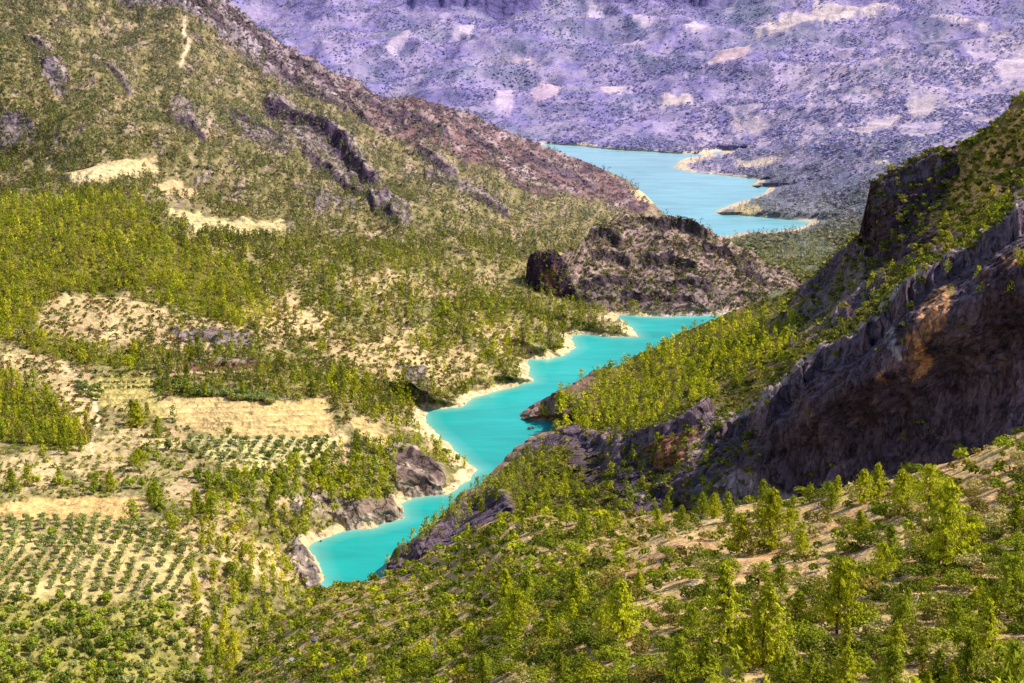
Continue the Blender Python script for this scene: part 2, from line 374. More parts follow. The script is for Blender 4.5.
# escarpment on the skyline of the far side: a dark violet band of rock
m = band(A, [(405,4),(440,7),(500,9),(550,2)], 60, 12, 5, alb(108, 98, 150)); band(A, [(590,-4),(660,-6),(720,-2)], 60, 12, 4, alb(110, 100, 150))
wdt = (9 + 24 * (1 - sstep(150, 190, Yy))) * (1 + 1.6 * fbm(P / 60, 2)); m = (A.sd > -4) & (A.sd < wdt) & (Yy > 130); A.paint(m.astype(float), alb(220, 196, 172)); A.cls[m] = 1
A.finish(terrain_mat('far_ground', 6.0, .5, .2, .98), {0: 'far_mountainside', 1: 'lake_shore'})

# ================================================================== B  left mountain, terraces and river bank
topB = [(-160,-175),(0,-115),(105,-60),(180,-25),(215,-2),(240,20),(270,42),(300,66),(330,79),(375,91),(425,103),(475,120),(512,133),(542,146),(587,163),(627,180),(647,196),(662,212),(680,235),(760,300)]
ptsB = [(-160,-175,1700),(0,-110,1800),(105,-60,1850),(215,0,1900),(300,65,1950),(400,98,2000),(512,133,2050),(587,163,2080),zpt(650,205,12),
 (-160,0,1600),(0,0,1700),(100,50,1720),(200,100,1720),(300,150,1680),(400,200,1600),(500,230,1600),(600,230,1750),(640,260,1640),(560,270,1500),(640,300,1420),
 (-160,100,1450),(0,100,1500),(100,130,1500),(60,175,1420),(150,190,1420),(230,230,1370),(0,196,1370),(0,214,1290),(130,225,1300),(330,240,1400),(420,250,1420),
 (200,300,1130),(0,300,1080),(-160,250,1150),(-160,350,980),(0,350,1000),(100,350,1020),(200,350,1040),(300,300,1180),(300,350,1080),(400,300,1250),(400,350,1120),zpt(450,385,10),zpt(500,320,17),zpt(500,370,9),zpt(550,320,12),zpt(600,322,6),
 (0,400,900),(100,400,910),(200,400,920),(300,400,940),(350,400,975),zpt(400,415,14),zpt(430,445,14),(-160,450,790),(0,450,800),(100,450,815),(200,450,830),(300,450,860),(370,440,900),zpt(450,470,5),zpt(400,480,9),
 (0,500,720),(150,500,735),(250,500,760),zpt(320,512,7),zpt(370,510,5),(0,550,650),(150,550,670),(250,550,700),zpt(300,555,19),(0,600,600),(150,600,620),zpt(250,620,20),zpt(300,600,14),
 (-160,683,500),(0,683,530),(150,683,550),zpt(250,683,18),(0,780,460),(250,780,500)]
B = Sheet('left', topB, 760, -160, 700, 1.5, ptsB, 600, (WR,), (160, .7), bank=.4)
P = B.base; X, Yy = B.px, B.py
def M(poly, soft=3, warp=5, ws=14): return pm(poly, X, Yy, soft, warp, ws)
FIELDS = {2: [(158,402),(200,397),(250,401),(300,402),(325,400),(332,415),(335,437),(300,440),(262,438),(225,438),(200,433),(180,424),(165,412)],
 3: [(88,388),(110,378),(150,376),(160,386),(158,402),(168,420),(140,416),(110,408),(92,402)],
 4: [(0,506),(40,500),(100,498),(146,499),(150,512),(125,524),(60,522),(0,520)],
 5: [(145,212),(180,212),(240,222),(285,222),(288,236),(250,236),(215,234),(192,240),(184,226)],
 6: [(60,170),(85,164),(120,157),(155,160),(160,172),(130,178),(70,181)],
 7: [(147,184),(175,178),(201,195),(192,202),(165,196)],
 8: [(348,420),(368,420),(396,438),(385,450),(362,440)]}
FN = {2: 'terraced_field', 3: 'vineyard_terrace', 4: 'ploughed_field', 5: 'meadow', 6: 'meadow.001', 7: 'fallow_field', 8: 'grass_clearing'}
fm = {k: M(v, .9, 1.2 if k in (2, 4) else 3.5, 10) for k, v in FIELDS.items()}
anyf = np.max(np.stack(list(fm.values())), 0)
soft_f = np.max(np.stack([M(v, 6, 1) for v in FIELDS.values()]), 0)
BARE = [[(0,355),(25,350),(60,366),(88,376),(85,392),(96,408),(95,432),(84,438),(78,420),(50,398),(12,388),(0,382)],
 [(66,452),(100,438),(120,448),(140,472),(110,482),(75,478)],[(222,462),(250,458),(276,464),(270,475),(235,476)],[(178,500),(235,497),(242,512),(220,526),(192,518)],
 [(45,308),(90,300),(140,303),(200,322),(270,336),(250,352),(180,356),(120,350),(70,345),(40,330)],[(240,300),(300,305),(335,320),(320,345),(270,340),(245,320)],[(340,285),(400,278),(415,288),(380,300),(345,296)],
 [(96,440),(120,425),(170,432),(195,445),(180,452),(130,450)],[(330,350),(400,330),(470,350),(500,378),(440,392),(400,385),(350,372)],[(0,455),(60,455),(70,478),(40,492),(0,488)],
 [(150,520),(200,520),(260,545),(300,575),(270,580),(210,560),(160,545)],[(165,575),(200,575),(215,620),(200,660),(180,620)],[(25,625),(110,628),(108,636),(20,634)],[(300,440),(345,440),(350,470),(330,470)],[(470,330),(520,320),(535,350),(500,360)]]
bare = np.max(np.stack([M(v, 4, 9, 12) for v in BARE]), 0)
FOREST = [[(-160,210),(0,204),(115,203),(140,214),(150,240),(230,262),(262,300),(276,322),(270,334),(200,322),(150,300),(60,298),(30,330),(0,345),(-160,350)],
 [(-160,370),(0,375),(30,388),(90,436),(86,455),(40,450),(0,442),(-160,440)], [(30,335),(70,350),(135,362),(130,375),(70,366),(25,350)]]
forest = np.max(np.stack([M(v, 4, 5, 12) for v in FOREST]), 0)
SCREE = [(100,-10),(215,-10),(300,60),(375,86),(512,128),(590,160),(655,205),(640,214),(600,203),(520,182),(440,158),(395,140),(330,108),(270,78),(190,25),(120,8)]
scree = M(SCREE, 6, 6)
ROCKS = [[(262,96),(300,120),(345,150),(385,190),(410,225),(398,235),(370,205),(330,170),(285,135)],[(40,65),(70,72),(70,92),(48,92)],[(0,105),(35,112),(32,135),(0,135)],[(170,110),(205,118),(190,135),(172,128)],
 [(225,125),(265,130),(300,150),(290,160),(240,145)],[(295,185),(345,195),(360,215),(320,212)],[(420,165),(460,185),(500,200),(490,210),(440,190)],[(388,455),(405,450),(425,462),(445,478),(440,495),(415,498),(400,492),(390,478)],
 [(330,515),(360,505),(398,506),(405,515),(390,522),(345,530)],[(288,545),(305,552),(318,575),(322,598),(305,590),(290,570)],[(400,365),(425,368),(432,405),(410,398)],[(350,505),(300,520),(290,505),(320,495)],[(170,330),(260,340),(255,352),(180,350)],[(110,490),(330,490),(330,496),(110,496)]][:13]
rocks = np.max(np.stack([M(v, 3, 6, 9) for v in ROCKS]), 0)
low = (1 - np.clip(soft_f + .0, 0, 1)) * (1 - .85 * sstep(430, 540, X) * (1 - sstep(215, 245, Yy)))
big = fbm(P / np.array([170, 220, 170.]), 4)
B.P[..., 2] += B.damp * low * (34 * sstep(900, 1700, B.D) + 7) * (ridged(P / np.array([260, 330, 260.]), 4) * .6 - .25 + big * .8) * sstep(0, 40, P[..., 2] + 6)
B.P[..., 2] += low * sstep(0, 6, B.sd) * (2.2 * fbm(P / 22, 4) + 1.0 * ridged(P / 8, 3) * (B.sd < 60) + (3.5 + 5 * scree) * np.maximum(rocks, scree * .6) * ridged(P / 18, 4))
terr = M([(85,376),(160,376),(340,400),(340,440),(160,440),(90,410)], 5, 0) * (1 - M(FIELDS[4], 3, 0))
B.P[..., 2] += rocks * (Yy > 430) * sstep(0, 5, B.sd) * (2.6 * (ridged(P / 6.5, 4) - .45) + 1.5 * np.round(ridged(P / 15, 2) * 3) / 3)
B.P[..., 2] += .8 * terr * np.sin(Yy * 1.25 + X * .03)
B.col[:] = alb(158, 144, 96)
pat = fbm(np.stack([X / 34, Yy / 22, X * 0 + 1], -1), 4)
B.paint(sstep(.05, .3, pat) * .7, PINK); B.paint(sstep(.05, .3, -pat) * .6, DOLIVE)
up_ = 1 - sstep(180, 300, Yy)
B.paint(up_ * .5, alb(142, 126, 98))
p2 = fbm(np.stack([(X - Yy * .5) / 26, (Yy + X * .4) / 13, X * 0 + 31], -1), 4); p3 = fbm(np.stack([X / 9, Yy / 6, X * 0 + 41], -1), 3)
B.paint(up_ * sstep(.08, .25, p2) * .85, alb(176, 152, 138)); B.rock = np.maximum(B.rock, up_ * sstep(.1, .25, p2) * .6)
B.paint(sstep(.1, .3, p3) * .5, alb(190, 166, 134)); B.paint(sstep(.1, .3, -p3) * .5, alb(92, 94, 52)); B.paint(up_ * sstep(.08, .3, -p2) * .6, alb(100, 98, 58))
B.paint(scree, alb(142, 110, 112)); B.paint(scree * sstep(.05, .25, pat), alb(184, 160, 164)); B.paint(scree * sstep(.05, .2, -p2), alb(104, 80, 92)); B.paint(scree * (1 - sstep(200, 420, X + 0)) * .7, alb(174, 160, 172))
B.paint(forest, alb(120, 112, 52)); B.paint(bare, alb(212, 184, 134)); B.paint(bare * sstep(0, .3, pat) * .7, alb(188, 156, 122))
B.paint(M([(0,600),(60,590),(175,600),(200,700),(0,760),(-160,760),(-160,600)], 8, 8), alb(160, 150, 84))
B.paint(M([(-20,525),(110,525),(160,545),(195,580),(165,598),(60,600),(-20,595)], 4, 3), alb(198, 176, 120))
B.paint(M([(190,440),(240,438),(330,440),(340,468),(280,470),(215,462)], 3, 3), alb(208, 192, 136))
B.paint(rocks, ROCKG); B.rock = np.maximum(B.rock, np.maximum(rocks, scree * .45))
lr = rocks * M([(380,445),(450,450),(450,530),(280,600),(280,500)], 4, 0); B.paint(lr, alb(166, 146, 130)); B.paint(lr * sstep(.0, .2, fbm(P / 5, 3)), alb(110, 92, 88)); B.paint(lr * sstep(.05, .2, fbm(P / 9 + 7, 3)) * .8, alb(214, 194, 170))
for k, c in {2: alb(226, 194, 138), 3: alb(206, 188, 118), 4: alb(224, 184, 120), 5: alb(222, 200, 145), 6: alb(216, 190, 142), 7: alb(220, 184, 138), 8: alb(220, 188, 130)}.items():
    B.paint(fm[k], c)
tr = .5 + .5 * np.sin(Yy * 1.25 + X * .03 + 2.4 * fbm(np.stack([X / 30, Yy / 30, X * 0], -1), 2)); B.paint(np.maximum(fm[2], fm[3]) * tr * .65, alb(184, 154, 92))
B.paint(fm[2] * sstep(.1, .3, fbm(np.stack([X / 3.0, Yy / 8, X * 0 + 55], -1), 2)) * .5, alb(186, 162, 100)); B.paint(fm[3] * sstep(.75, .95, .5 + .5 * np.sin(Yy * 1.25 + X * .03 + 1)) * .6, alb(120, 132, 52))
B.P[..., 2] += low * B.damp * 9 * sstep(800, 1300, B.D) * (ridged(P / np.array([75, 110, 75.]), 4) - .4)
for ln, w, c in [([(187,34),(184,48),(190,62),(182,78)], 1.5, alb(224, 200, 168)), ([(60,368),(80,385),(94,402),(98,425),(92,438),(92,455)], 1.8, alb(228, 206, 160)), ([(170,378),(210,374),(260,372),(300,368)], 1.3, alb(206, 170, 130))]:
    d = dline(ln, X + 2 * pat, Yy)[0]; B.paint(1 - sstep(w * .6, w * 1.6, d), c); B.cls[d < w] = 9
DK = alb(104, 86, 98)  # ledge faces turned from the sun, their shade painted dark
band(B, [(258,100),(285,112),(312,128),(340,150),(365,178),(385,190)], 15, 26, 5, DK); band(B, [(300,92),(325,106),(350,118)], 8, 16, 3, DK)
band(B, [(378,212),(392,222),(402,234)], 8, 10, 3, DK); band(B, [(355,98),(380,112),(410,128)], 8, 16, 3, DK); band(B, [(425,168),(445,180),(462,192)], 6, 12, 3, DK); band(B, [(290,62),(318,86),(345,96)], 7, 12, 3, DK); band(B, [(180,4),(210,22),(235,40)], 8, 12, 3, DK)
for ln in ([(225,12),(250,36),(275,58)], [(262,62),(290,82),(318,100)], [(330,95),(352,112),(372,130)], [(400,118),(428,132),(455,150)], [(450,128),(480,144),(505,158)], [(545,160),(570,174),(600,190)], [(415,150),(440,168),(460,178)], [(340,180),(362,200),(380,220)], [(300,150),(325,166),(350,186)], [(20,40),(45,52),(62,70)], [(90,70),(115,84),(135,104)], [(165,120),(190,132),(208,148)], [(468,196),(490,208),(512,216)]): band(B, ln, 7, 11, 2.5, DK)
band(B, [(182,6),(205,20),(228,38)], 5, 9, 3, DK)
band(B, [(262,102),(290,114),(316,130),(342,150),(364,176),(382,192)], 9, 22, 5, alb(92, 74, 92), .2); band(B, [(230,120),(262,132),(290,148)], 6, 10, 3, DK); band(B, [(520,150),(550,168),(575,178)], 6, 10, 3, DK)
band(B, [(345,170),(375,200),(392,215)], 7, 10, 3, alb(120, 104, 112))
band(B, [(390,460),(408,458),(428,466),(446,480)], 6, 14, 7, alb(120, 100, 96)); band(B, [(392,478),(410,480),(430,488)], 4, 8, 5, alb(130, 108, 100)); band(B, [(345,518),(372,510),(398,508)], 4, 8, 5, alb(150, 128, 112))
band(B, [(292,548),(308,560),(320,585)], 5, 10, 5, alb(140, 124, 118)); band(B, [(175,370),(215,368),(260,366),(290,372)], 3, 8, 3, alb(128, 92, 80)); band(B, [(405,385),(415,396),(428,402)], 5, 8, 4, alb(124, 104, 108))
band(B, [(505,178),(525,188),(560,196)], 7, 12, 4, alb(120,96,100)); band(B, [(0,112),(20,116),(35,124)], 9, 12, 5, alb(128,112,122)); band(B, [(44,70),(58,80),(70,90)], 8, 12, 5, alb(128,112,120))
for k, v in fm.items(): B.cls[(v > .5) & (B.cls == 0)] = k
sh = (B.sd > -3) & (B.sd < 11 + 14 * fbm(P / 22, 3)) & (Yy > 130)
B.paint(pm([(630,190),(655,190),(662,203),(650,204),(638,200)], X, Yy, 1, 1), SHORE)
B.paint(np.where(sh & (rocks < .5), 1., 0) * (1 - .9 * sstep(8, 19, B.sd)), SHORE); B.cls[sh] = 1
FN.update({0: 'left_mountainside', 1: 'river_bank', 9: 'dirt_track'})
B.finish(terrain_mat('mountain_ground', 2.6, .9, .6, 1.14), FN)

# ================================================================== C  rocky knoll between river and lake
topC = [(516,306),(524,292),(527,262),(535,252),(548,250),(560,256),(575,251),(590,232),(605,220),(620,213),(640,214),(660,217),(680,222),(700,229),(720,237),(740,246),(765,258),(790,270),(808,286),(825,300)]
ptsC = [(527,292,1402),(530,255,1406),(548,252,1402),(548,292,1388),(575,260,1425),(580,292,1385),(610,292,1390),(650,290,1400),(700,290,1400),(760,292,1410),(600,265,1425),(650,262,1440),(700,262,1440),(760,275,1440),(620,213,1500),(660,217,1500),(700,229,1490),(740,246,1475),(790,270,1455),(825,300,1440),(600,236,1465),
 zpt(580,310,2),zpt(620,310,2),zpt(660,313,2),zpt(720,311,2),zpt(760,306,2),zpt(700,330,-5),zpt(600,330,-3)]
C = Sheet('knoll', topC, [(516,310),(560,318),(620,328),(830,330)], 516, 825, 1.2, ptsC, 130, (WR,), (110, .6), bank=.5)
P = C.base; X, Yy = C.px, C.py
C.P[..., 2] += C.damp * (7 * (ridged(P / 45, 4) - .4) + 2.5 * fbm(P / 12, 4)); C.P[..., 1] -= C.damp * 5 * ridged(P / np.array([16, 16, 30.]), 4)
pat = fbm(np.stack([X / 16, Yy / 12, X * 0 + 6], -1), 4)
C.col[:] = alb(174, 146, 138); C.paint(sstep(0, .25, pat) * .8, alb(186, 160, 148)); C.paint(sstep(.0, .25, -pat) * .8, alb(116, 98, 84))
C.rock[:] = .6
C.paint(pm([(575,280),(640,270),(720,285),(740,300),(700,312),(600,310),(560,300)], X, Yy, 6, 9, 10) * .7, alb(140, 122, 122))
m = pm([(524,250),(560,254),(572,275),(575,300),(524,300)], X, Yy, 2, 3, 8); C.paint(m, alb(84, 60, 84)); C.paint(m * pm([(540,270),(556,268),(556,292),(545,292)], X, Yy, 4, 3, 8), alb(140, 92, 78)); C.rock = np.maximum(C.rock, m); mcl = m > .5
for ln, h in [([(588,236),(600,234),(615,240),(622,246)], 13), ([(658,232),(672,224),(690,228),(712,240)], 14), ([(640,262),(670,258),(700,270)], 8), ([(700,246),(730,256),(760,270)], 8), ([(580,285),(610,280),(640,286)], 7), ([(590,258),(612,256),(632,262)], 8), ([(660,285),(690,282),(715,288)], 6), ([(620,298),(660,296),(700,300)], 5), ([(640,222),(650,221),(660,224)], 6), ([(735,270),(750,274),(770,284)], 5)]:
    band(C, ln, h * .95, 9, 4, alb(96, 78, 84))
C.cls[mcl] = 2
m = (C.sd > -3) & (C.sd < 15); C.paint(m.astype(float), alb(208, 184, 170)); C.cls[m] = 1
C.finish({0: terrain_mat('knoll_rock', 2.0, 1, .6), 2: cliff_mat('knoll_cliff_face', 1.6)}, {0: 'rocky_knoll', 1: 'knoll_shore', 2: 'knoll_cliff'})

# ================================================================== D  right mountain with the shaded cliff
topD = [(380,582),(384,576),(390,566),(400,552),(420,537),(440,519),(455,503),(470,482),(490,455),(520,414),(530,406),(545,398),(560,390),(575,383),(590,374),(610,367),(640,354),(670,340),(700,326),(735,311),(770,300),(800,289),(830,263),(850,245),(866,226),(869,205),(873,186),(890,176),(905,169),(925,160),(940,150),(960,145),(975,135),(990,125),(1008,112),(1013,98),(1024,94),(1040,92),(1100,50),(1180,10),(1460,-90)]
topE = [(180,740),(200,708),(225,683),(250,650),(280,615),(310,592),(330,587),(360,583),(385,578),(400,569),(420,558),(450,546),(470,532),(490,520),(520,513),(550,513),(600,518),(650,516),(700,515),(740,507),(800,501),(850,490),(900,476),(960,459),(1000,441),(1024,431),(1100,400),(1180,375),(1520,280)]
botD = [(x, y + 45) for x, y in topE]
ptsD = [(1460,-90,720),(1460,150,520),(1460,350,440),(1460,420,430),(1024,98,880),(1000,120,880),(940,152,920),(873,190,960),(869,225,980),(830,265,1085),(770,300,1180),(700,328,1210),(650,350,1170),(600,370,1120),zpt(560,392,22),zpt(530,410,7),zpt(523,418,2),zpt(545,415,4),zpt(570,410,18),
 (900,220,890),(950,200,850),(1010,180,760),(1180,60,780),(1180,180,600),(850,290,930),(900,268,800),(950,243,720),(1010,213,650),
 (1180,160,545),(1024,235,560),(980,262,572),(940,285,585),(900,312,596),(870,345,603),(830,370,615),(800,392,625),(770,420,638),(740,450,650),
 (1024,224,590),(930,277,632),(888,315,640),(822,360,690),(782,392,700),(740,430,715),
 (1180,400,535),(1024,440,546),(950,470,566),(880,490,582),(800,500,605),(740,505,622),(1180,300,540),(1024,340,553),(950,370,576),(900,400,588),(850,420,598),(800,450,614),
 (700,412,725),(660,425,745),(640,440,750),(612,468,735),(590,490,715),(700,500,642),(650,512,658),(600,514,668),(660,470,700),(700,450,690),
 (760,370,800),(720,340,1010),(700,380,890),(650,400,930),(600,400,1000),(600,440,880),(560,430,930),(540,450,885),(512,470,845),(480,500,785),(540,500,725),(560,470,800),(450,530,745),(420,550,722),(390,575,702),(500,535,655),(440,570,640),(390,600,625),(700,560,620),(900,540,570),(1180,480,525)]
D = Sheet('right', topD, botD, 380, 1460, 1.35, ptsD, 330, (WB,), (130, .85), bank=1.0, relax=(8, .12))
P = D.base; X, Yy = D.px, D.py
CLIFF = [(1480,60),(1024,232),(980,258),(940,283),(905,308),(880,335),(850,358),(815,370),(785,405),(765,425),(730,438),(700,440),(690,470),(640,500),(600,520),(640,560),(1480,560)]
mc = pm(CLIFF, X, Yy, 2, 4, 16)
CL2 = [(612,466),(640,440),(690,422),(708,412),(722,404),(715,440),(690,470),(640,492),(615,500)]
m2 = pm(CL2, X, Yy, 2, 4, 12)
CL3 = [(869,188),(900,170),(945,152),(958,152),(950,185),(935,215),(945,240),(900,262),(880,275),(872,250),(862,225)]
m3 = pm(CL3, X, Yy, 3, 11, 14)
silh = pm([(780,330),(800,285),(830,258),(868,222),(874,180),(900,165),(900,240),(870,290),(830,320),(800,350)], X, Yy, 6, 8, 12)
CL4 = [(386,576),(420,556),(452,530),(470,510),(500,498),(520,508),(505,520),(480,540),(450,560),(410,585),(380,590)]
m4 = pm(CL4, X, Yy, 2, 4, 10)
CL5 = [(555,440),(575,432),(600,448),(610,470),(598,490),(575,470)]
m5 = pm(CL5, X, Yy, 2, 4, 10)
CRAG = [(520,420),(523,410),(560,388),(592,374),(600,378),(590,395),(565,420),(540,424)]
m6 = pm(CRAG, X, Yy, 2, 3, 8)
ROCKR = [[(780,330),(800,295),(830,268),(860,240),(885,275),(860,300),(820,345),(790,360)],[(735,440),(760,410),(800,385),(830,365),(860,350),(880,325),(905,300),(912,308),(880,345),(850,365),(800,400),(760,440),(740,470)],[(760,330),(775,322),(778,345),(764,345)],[(560,440),(610,430),(640,445),(620,470),(590,460)],
 [(700,480),(760,470),(780,500),(720,510)],[(900,265),(925,250),(960,240),(965,250),(930,268)],[(1000,190),(1030,180),(1060,230),(1010,235)],[(505,448),(545,428),(560,440),(520,465)]]
rk = np.max(np.stack([pm(v, X, Yy, 3, 7, 10) for v in ROCKR]), 0)
cl = np.max(np.stack([mc, m2, m3, m4, m5, m6 * .9]), 0)
nn = np.array([-.73, -.68, .1])
iso = np.clip(m3 + m5 + m6, 0, 1); flute = (1 - iso) * ridged(P / np.array([22, 22, 70.]), 5, .55) + iso * (ridged(P / np.array([24, 24, 15.]), 5, .6) * 1.5 - .2); fine = ridged(P / np.array([6, 6, 26.]), 4)
D.P += ((cl * D.damp)[..., None] * nn) * (9 * (flute - .5) + 4.5 * (fine - .5) + 3 * fbm(P / 60, 2))[..., None]
D.P += (silh * (1 - cl))[..., None] * nn * (7 * (ridged(P / np.array([26, 26, 16.]), 4) - .4))[..., None]
D.P[..., 2] += (1 - cl) * D.damp * (5 * (ridged(P / 60, 4) - .4) + 1.4 * fbm(P / 14, 4) + rk * 3.5 * ridged(P / np.array([15, 15, 9.]), 4))
pat = fbm(np.stack([X / 30, Yy / 24, X * 0 + 5], -1), 4)
D.col[:] = alb(120, 108, 58); D.paint(sstep(.02, .25, pat) * .7, alb(160, 132, 84)); D.paint(sstep(.0, .25, -pat) * .6, alb(84, 84, 38))
D.paint(pm([(930,190),(1000,130),(1100,60),(1180,80),(1100,190),(1000,200),(950,240)], X, Yy, 9, 12), alb(240, 186, 116)); D.paint(pm([(930,190),(1000,130),(1100,60),(1180,80),(1100,190),(1000,200),(950,240)], X, Yy, 9, 12) * sstep(.05,.25,fbm(P/10,3)), alb(150,110,76))
D.paint(silh * .8, alb(150, 120, 88)); D.rock = np.maximum(D.rock, silh * .45); D.paint(rk, alb(146, 124, 114)); D.rock = np.maximum(D.rock, rk)
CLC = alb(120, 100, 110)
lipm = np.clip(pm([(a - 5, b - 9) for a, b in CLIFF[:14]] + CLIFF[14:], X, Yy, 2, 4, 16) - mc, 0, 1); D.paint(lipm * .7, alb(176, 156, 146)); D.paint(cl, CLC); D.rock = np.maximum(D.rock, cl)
D.paint(m3 * .8, alb(88, 66, 76)); D.paint(m6, alb(150, 116, 108)); D.paint(m5, alb(122, 100, 100))  # m3: shade on the upper crag, painted in as a dark tone
streak = sstep(.2, .6, ridged(np.stack([X / 7, Yy / 55, X * 0 + 2], -1), 3))
for poly in [[(918,300),(935,280),(955,278),(950,310),(940,330),(925,335)],[(908,335),(930,325),(932,370),(915,385),(908,365)],[(1005,255),(1024,248),(1024,262),(1010,268)],[(878,378),(890,365),(888,385)]]:
    D.paint(pm(poly, X, Yy, 2.5, 3, 9) * (.25 + .75 * streak), alb(240, 176, 124))
D.paint(m2 * (.45 + .55 * streak) * pm([(640,440),(690,425),(700,440),(690,470),(655,488),(650,470)], X, Yy, 4, 4, 9), alb(160, 112, 88))
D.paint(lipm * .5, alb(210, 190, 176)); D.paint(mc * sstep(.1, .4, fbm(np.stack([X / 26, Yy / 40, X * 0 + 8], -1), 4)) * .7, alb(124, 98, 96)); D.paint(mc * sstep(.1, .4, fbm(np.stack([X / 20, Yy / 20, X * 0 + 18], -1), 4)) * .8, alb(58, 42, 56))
D.paint(pm([(886,320),(895,318),(898,350),(904,362),(896,360),(888,340)], X, Yy, 1, 2, 6), alb(190, 175, 180))
foot = pm([(690,520),(700,470),(735,468),(770,485),(800,505),(760,520)], X, Yy, 4, 6, 8); D.paint(foot * .8, alb(160, 146, 150))
band(D, [(690,446),(735,436),(765,424),(785,404),(815,369),(850,357),(880,334),(905,307),(940,282),(980,256),(1024,231),(1110,190)], 13, 34, 4, CLC)
band(D, [(384,577),(400,560),(420,550),(445,527),(466,502),(490,497),(518,509)], 9, 14, 9, CLC)
band(D, [(556,438),(575,431),(600,446),(622,452)], 7, 12, 10, CLC); band(D, [(610,466),(640,440),(690,422),(716,405)], 8, 14, 5, CLC)
band(D, [(525,452),(545,436),(560,440)], 3, 8, 6, CLC); band(D, [(650,500),(680,480),(720,470)], 5, 12, 5, CLC); band(D, [(762,322),(775,318),(790,326)], 6, 8, 8, CLC); band(D, [(800,300),(830,272),(862,250)], 8, 14, 9, CLC); band(D, [(830,330),(860,300),(890,280)], 7, 12, 7, CLC); band(D, [(868,215),(885,192),(912,176),(948,158)], 9, 20, 6, CLC)
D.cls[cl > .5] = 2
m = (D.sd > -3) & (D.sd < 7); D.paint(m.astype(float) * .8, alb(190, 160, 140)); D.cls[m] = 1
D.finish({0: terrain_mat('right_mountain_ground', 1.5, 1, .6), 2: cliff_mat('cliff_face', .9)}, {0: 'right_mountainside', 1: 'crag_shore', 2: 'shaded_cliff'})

# ================================================================== E  near slope
ptsE = [(1520,280,205),(1520,683,92),(1520,900,50),(1350,500,150),(1180,375,240),(1024,430,280),(1180,683,125),(1024,683,140),(850,490,300),(700,515,330),(600,518,370),(500,520,420),(400,570,480),(330,588,500),(280,620,480),(230,683,420),(512,600,290),(512,683,200),(700,600,210),(700,683,150),(850,600,190),(1024,560,190),(400,640,330),(400,683,270),(300,683,350),(512,900,85),(1100,900,65),(180,900,190),(180,740,380),(300,620,450),(450,560,440),(600,560,300),(760,555,255)]
E = Sheet('near', topE, [(180,760),(260,860),(400,900),(1520,900)], 180, 1520, 1.45, ptsE, 330, (), (90, .75))
P = E.base; X, Yy = E.px, E.py
E.P[..., 2] += 3.2 * fbm(P / 45, 3) + .8 * fbm(P / 11, 4) * sstep(60, 200, E.D)
pat = fbm(P / np.array([14, 18, 14.]), 4)
E.col[:] = alb(222, 186, 128); E.paint(sstep(.05, .3, pat) * .7, alb(196, 146, 106)); E.paint(sstep(.0, .3, -pat) * .5, alb(168, 148, 84))
E.paint((1 - sstep(380, 640, X)) * .4, alb(176, 154, 88))
er = sstep(.62, .8, ridged(P / np.array([30, 40, 30.]), 3)) * .6; E.rock = er; E.paint(er * .5, alb(170, 156, 140))
m4 = pm([(386,580),(420,562),(440,556),(405,580)], X, Yy, 3, 3); E.paint(m4, CLC)
E.finish(terrain_mat('near_ground', .7, .8, .5), {0: 'near_slope'})

# ================================================================== water
def water():
    m, nt, o = newmat('turquoise_water')
    g = N(nt, 'ShaderNodeNewGeometry').outputs['Position']
    sx = N(nt, 'ShaderNodeSeparateXYZ'); nt.links.new(g, sx.inputs[0])
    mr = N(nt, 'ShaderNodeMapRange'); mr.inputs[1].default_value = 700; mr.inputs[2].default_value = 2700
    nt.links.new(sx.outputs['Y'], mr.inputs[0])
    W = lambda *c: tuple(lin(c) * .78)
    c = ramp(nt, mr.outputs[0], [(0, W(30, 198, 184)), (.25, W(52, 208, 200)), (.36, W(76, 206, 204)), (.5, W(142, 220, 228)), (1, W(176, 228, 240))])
    c = mixc(nt, 1, c, ramp(nt, noise(nt, .006, 3, .5, g, .6), [(.3, .88), (.7, 1.08)]), 'MULTIPLY')
    mp = N(nt, 'ShaderNodeMapping'); mp.inputs['Scale'].default_value = (.012, .05, 1); mp.inputs['Rotation'].default_value = (0, 0, .5); nt.links.new(g, mp.inputs[0])
    c = mixc(nt, 1, c, ramp(nt, noise(nt, 1, 5, .65, mp.outputs[0], .8), [(.32, .86), (.5, 1.0), (.66, 1.13)]), 'MULTIPLY')
    sa = N(nt, 'ShaderNodeAttribute', attribute_name='shore').outputs['Fac']
    c = mixc(nt, ramp(nt, mathn(nt, 'DIVIDE', sa, 14.0), [(0, .55), (.4, .2), (1, 0)]), c, (.42, .66, .5))
    n = noise(nt, .35, 4, .6, g)
    b = N(nt, 'ShaderNodeBump'); b.inputs['Strength'].default_value = .25; b.inputs['Distance'].default_value = .15
    nt.links.new(n, b.inputs['Height'])
    pbsdf(nt, o, c, .25, .35, b.outputs[0])
    xs = np.linspace(-400, 900, 380); ys = np.linspace(640, 3050, 640)
    X, Y = np.meshgrid(xs, ys); V = np.stack([X, Y, X * 0], -1).reshape(-1, 3)
    idx = np.arange(len(V)).reshape(X.shape)
    q = np.stack([idx[:-1, :-1], idx[:-1, 1:], idx[1:, 1:], idx[1:, :-1]], -1).reshape(-1, 4)
    cy = V[q].mean(1)[:, 1]; sh = -np.minimum(sdpoly(WR, V[:, 0], V[:, 1]), sdpoly(WL, V[:, 0], V[:, 1]))
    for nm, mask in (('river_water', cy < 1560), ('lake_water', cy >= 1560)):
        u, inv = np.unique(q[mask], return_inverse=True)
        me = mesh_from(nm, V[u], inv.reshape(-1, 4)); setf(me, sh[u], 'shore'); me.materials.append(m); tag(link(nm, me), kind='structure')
water()

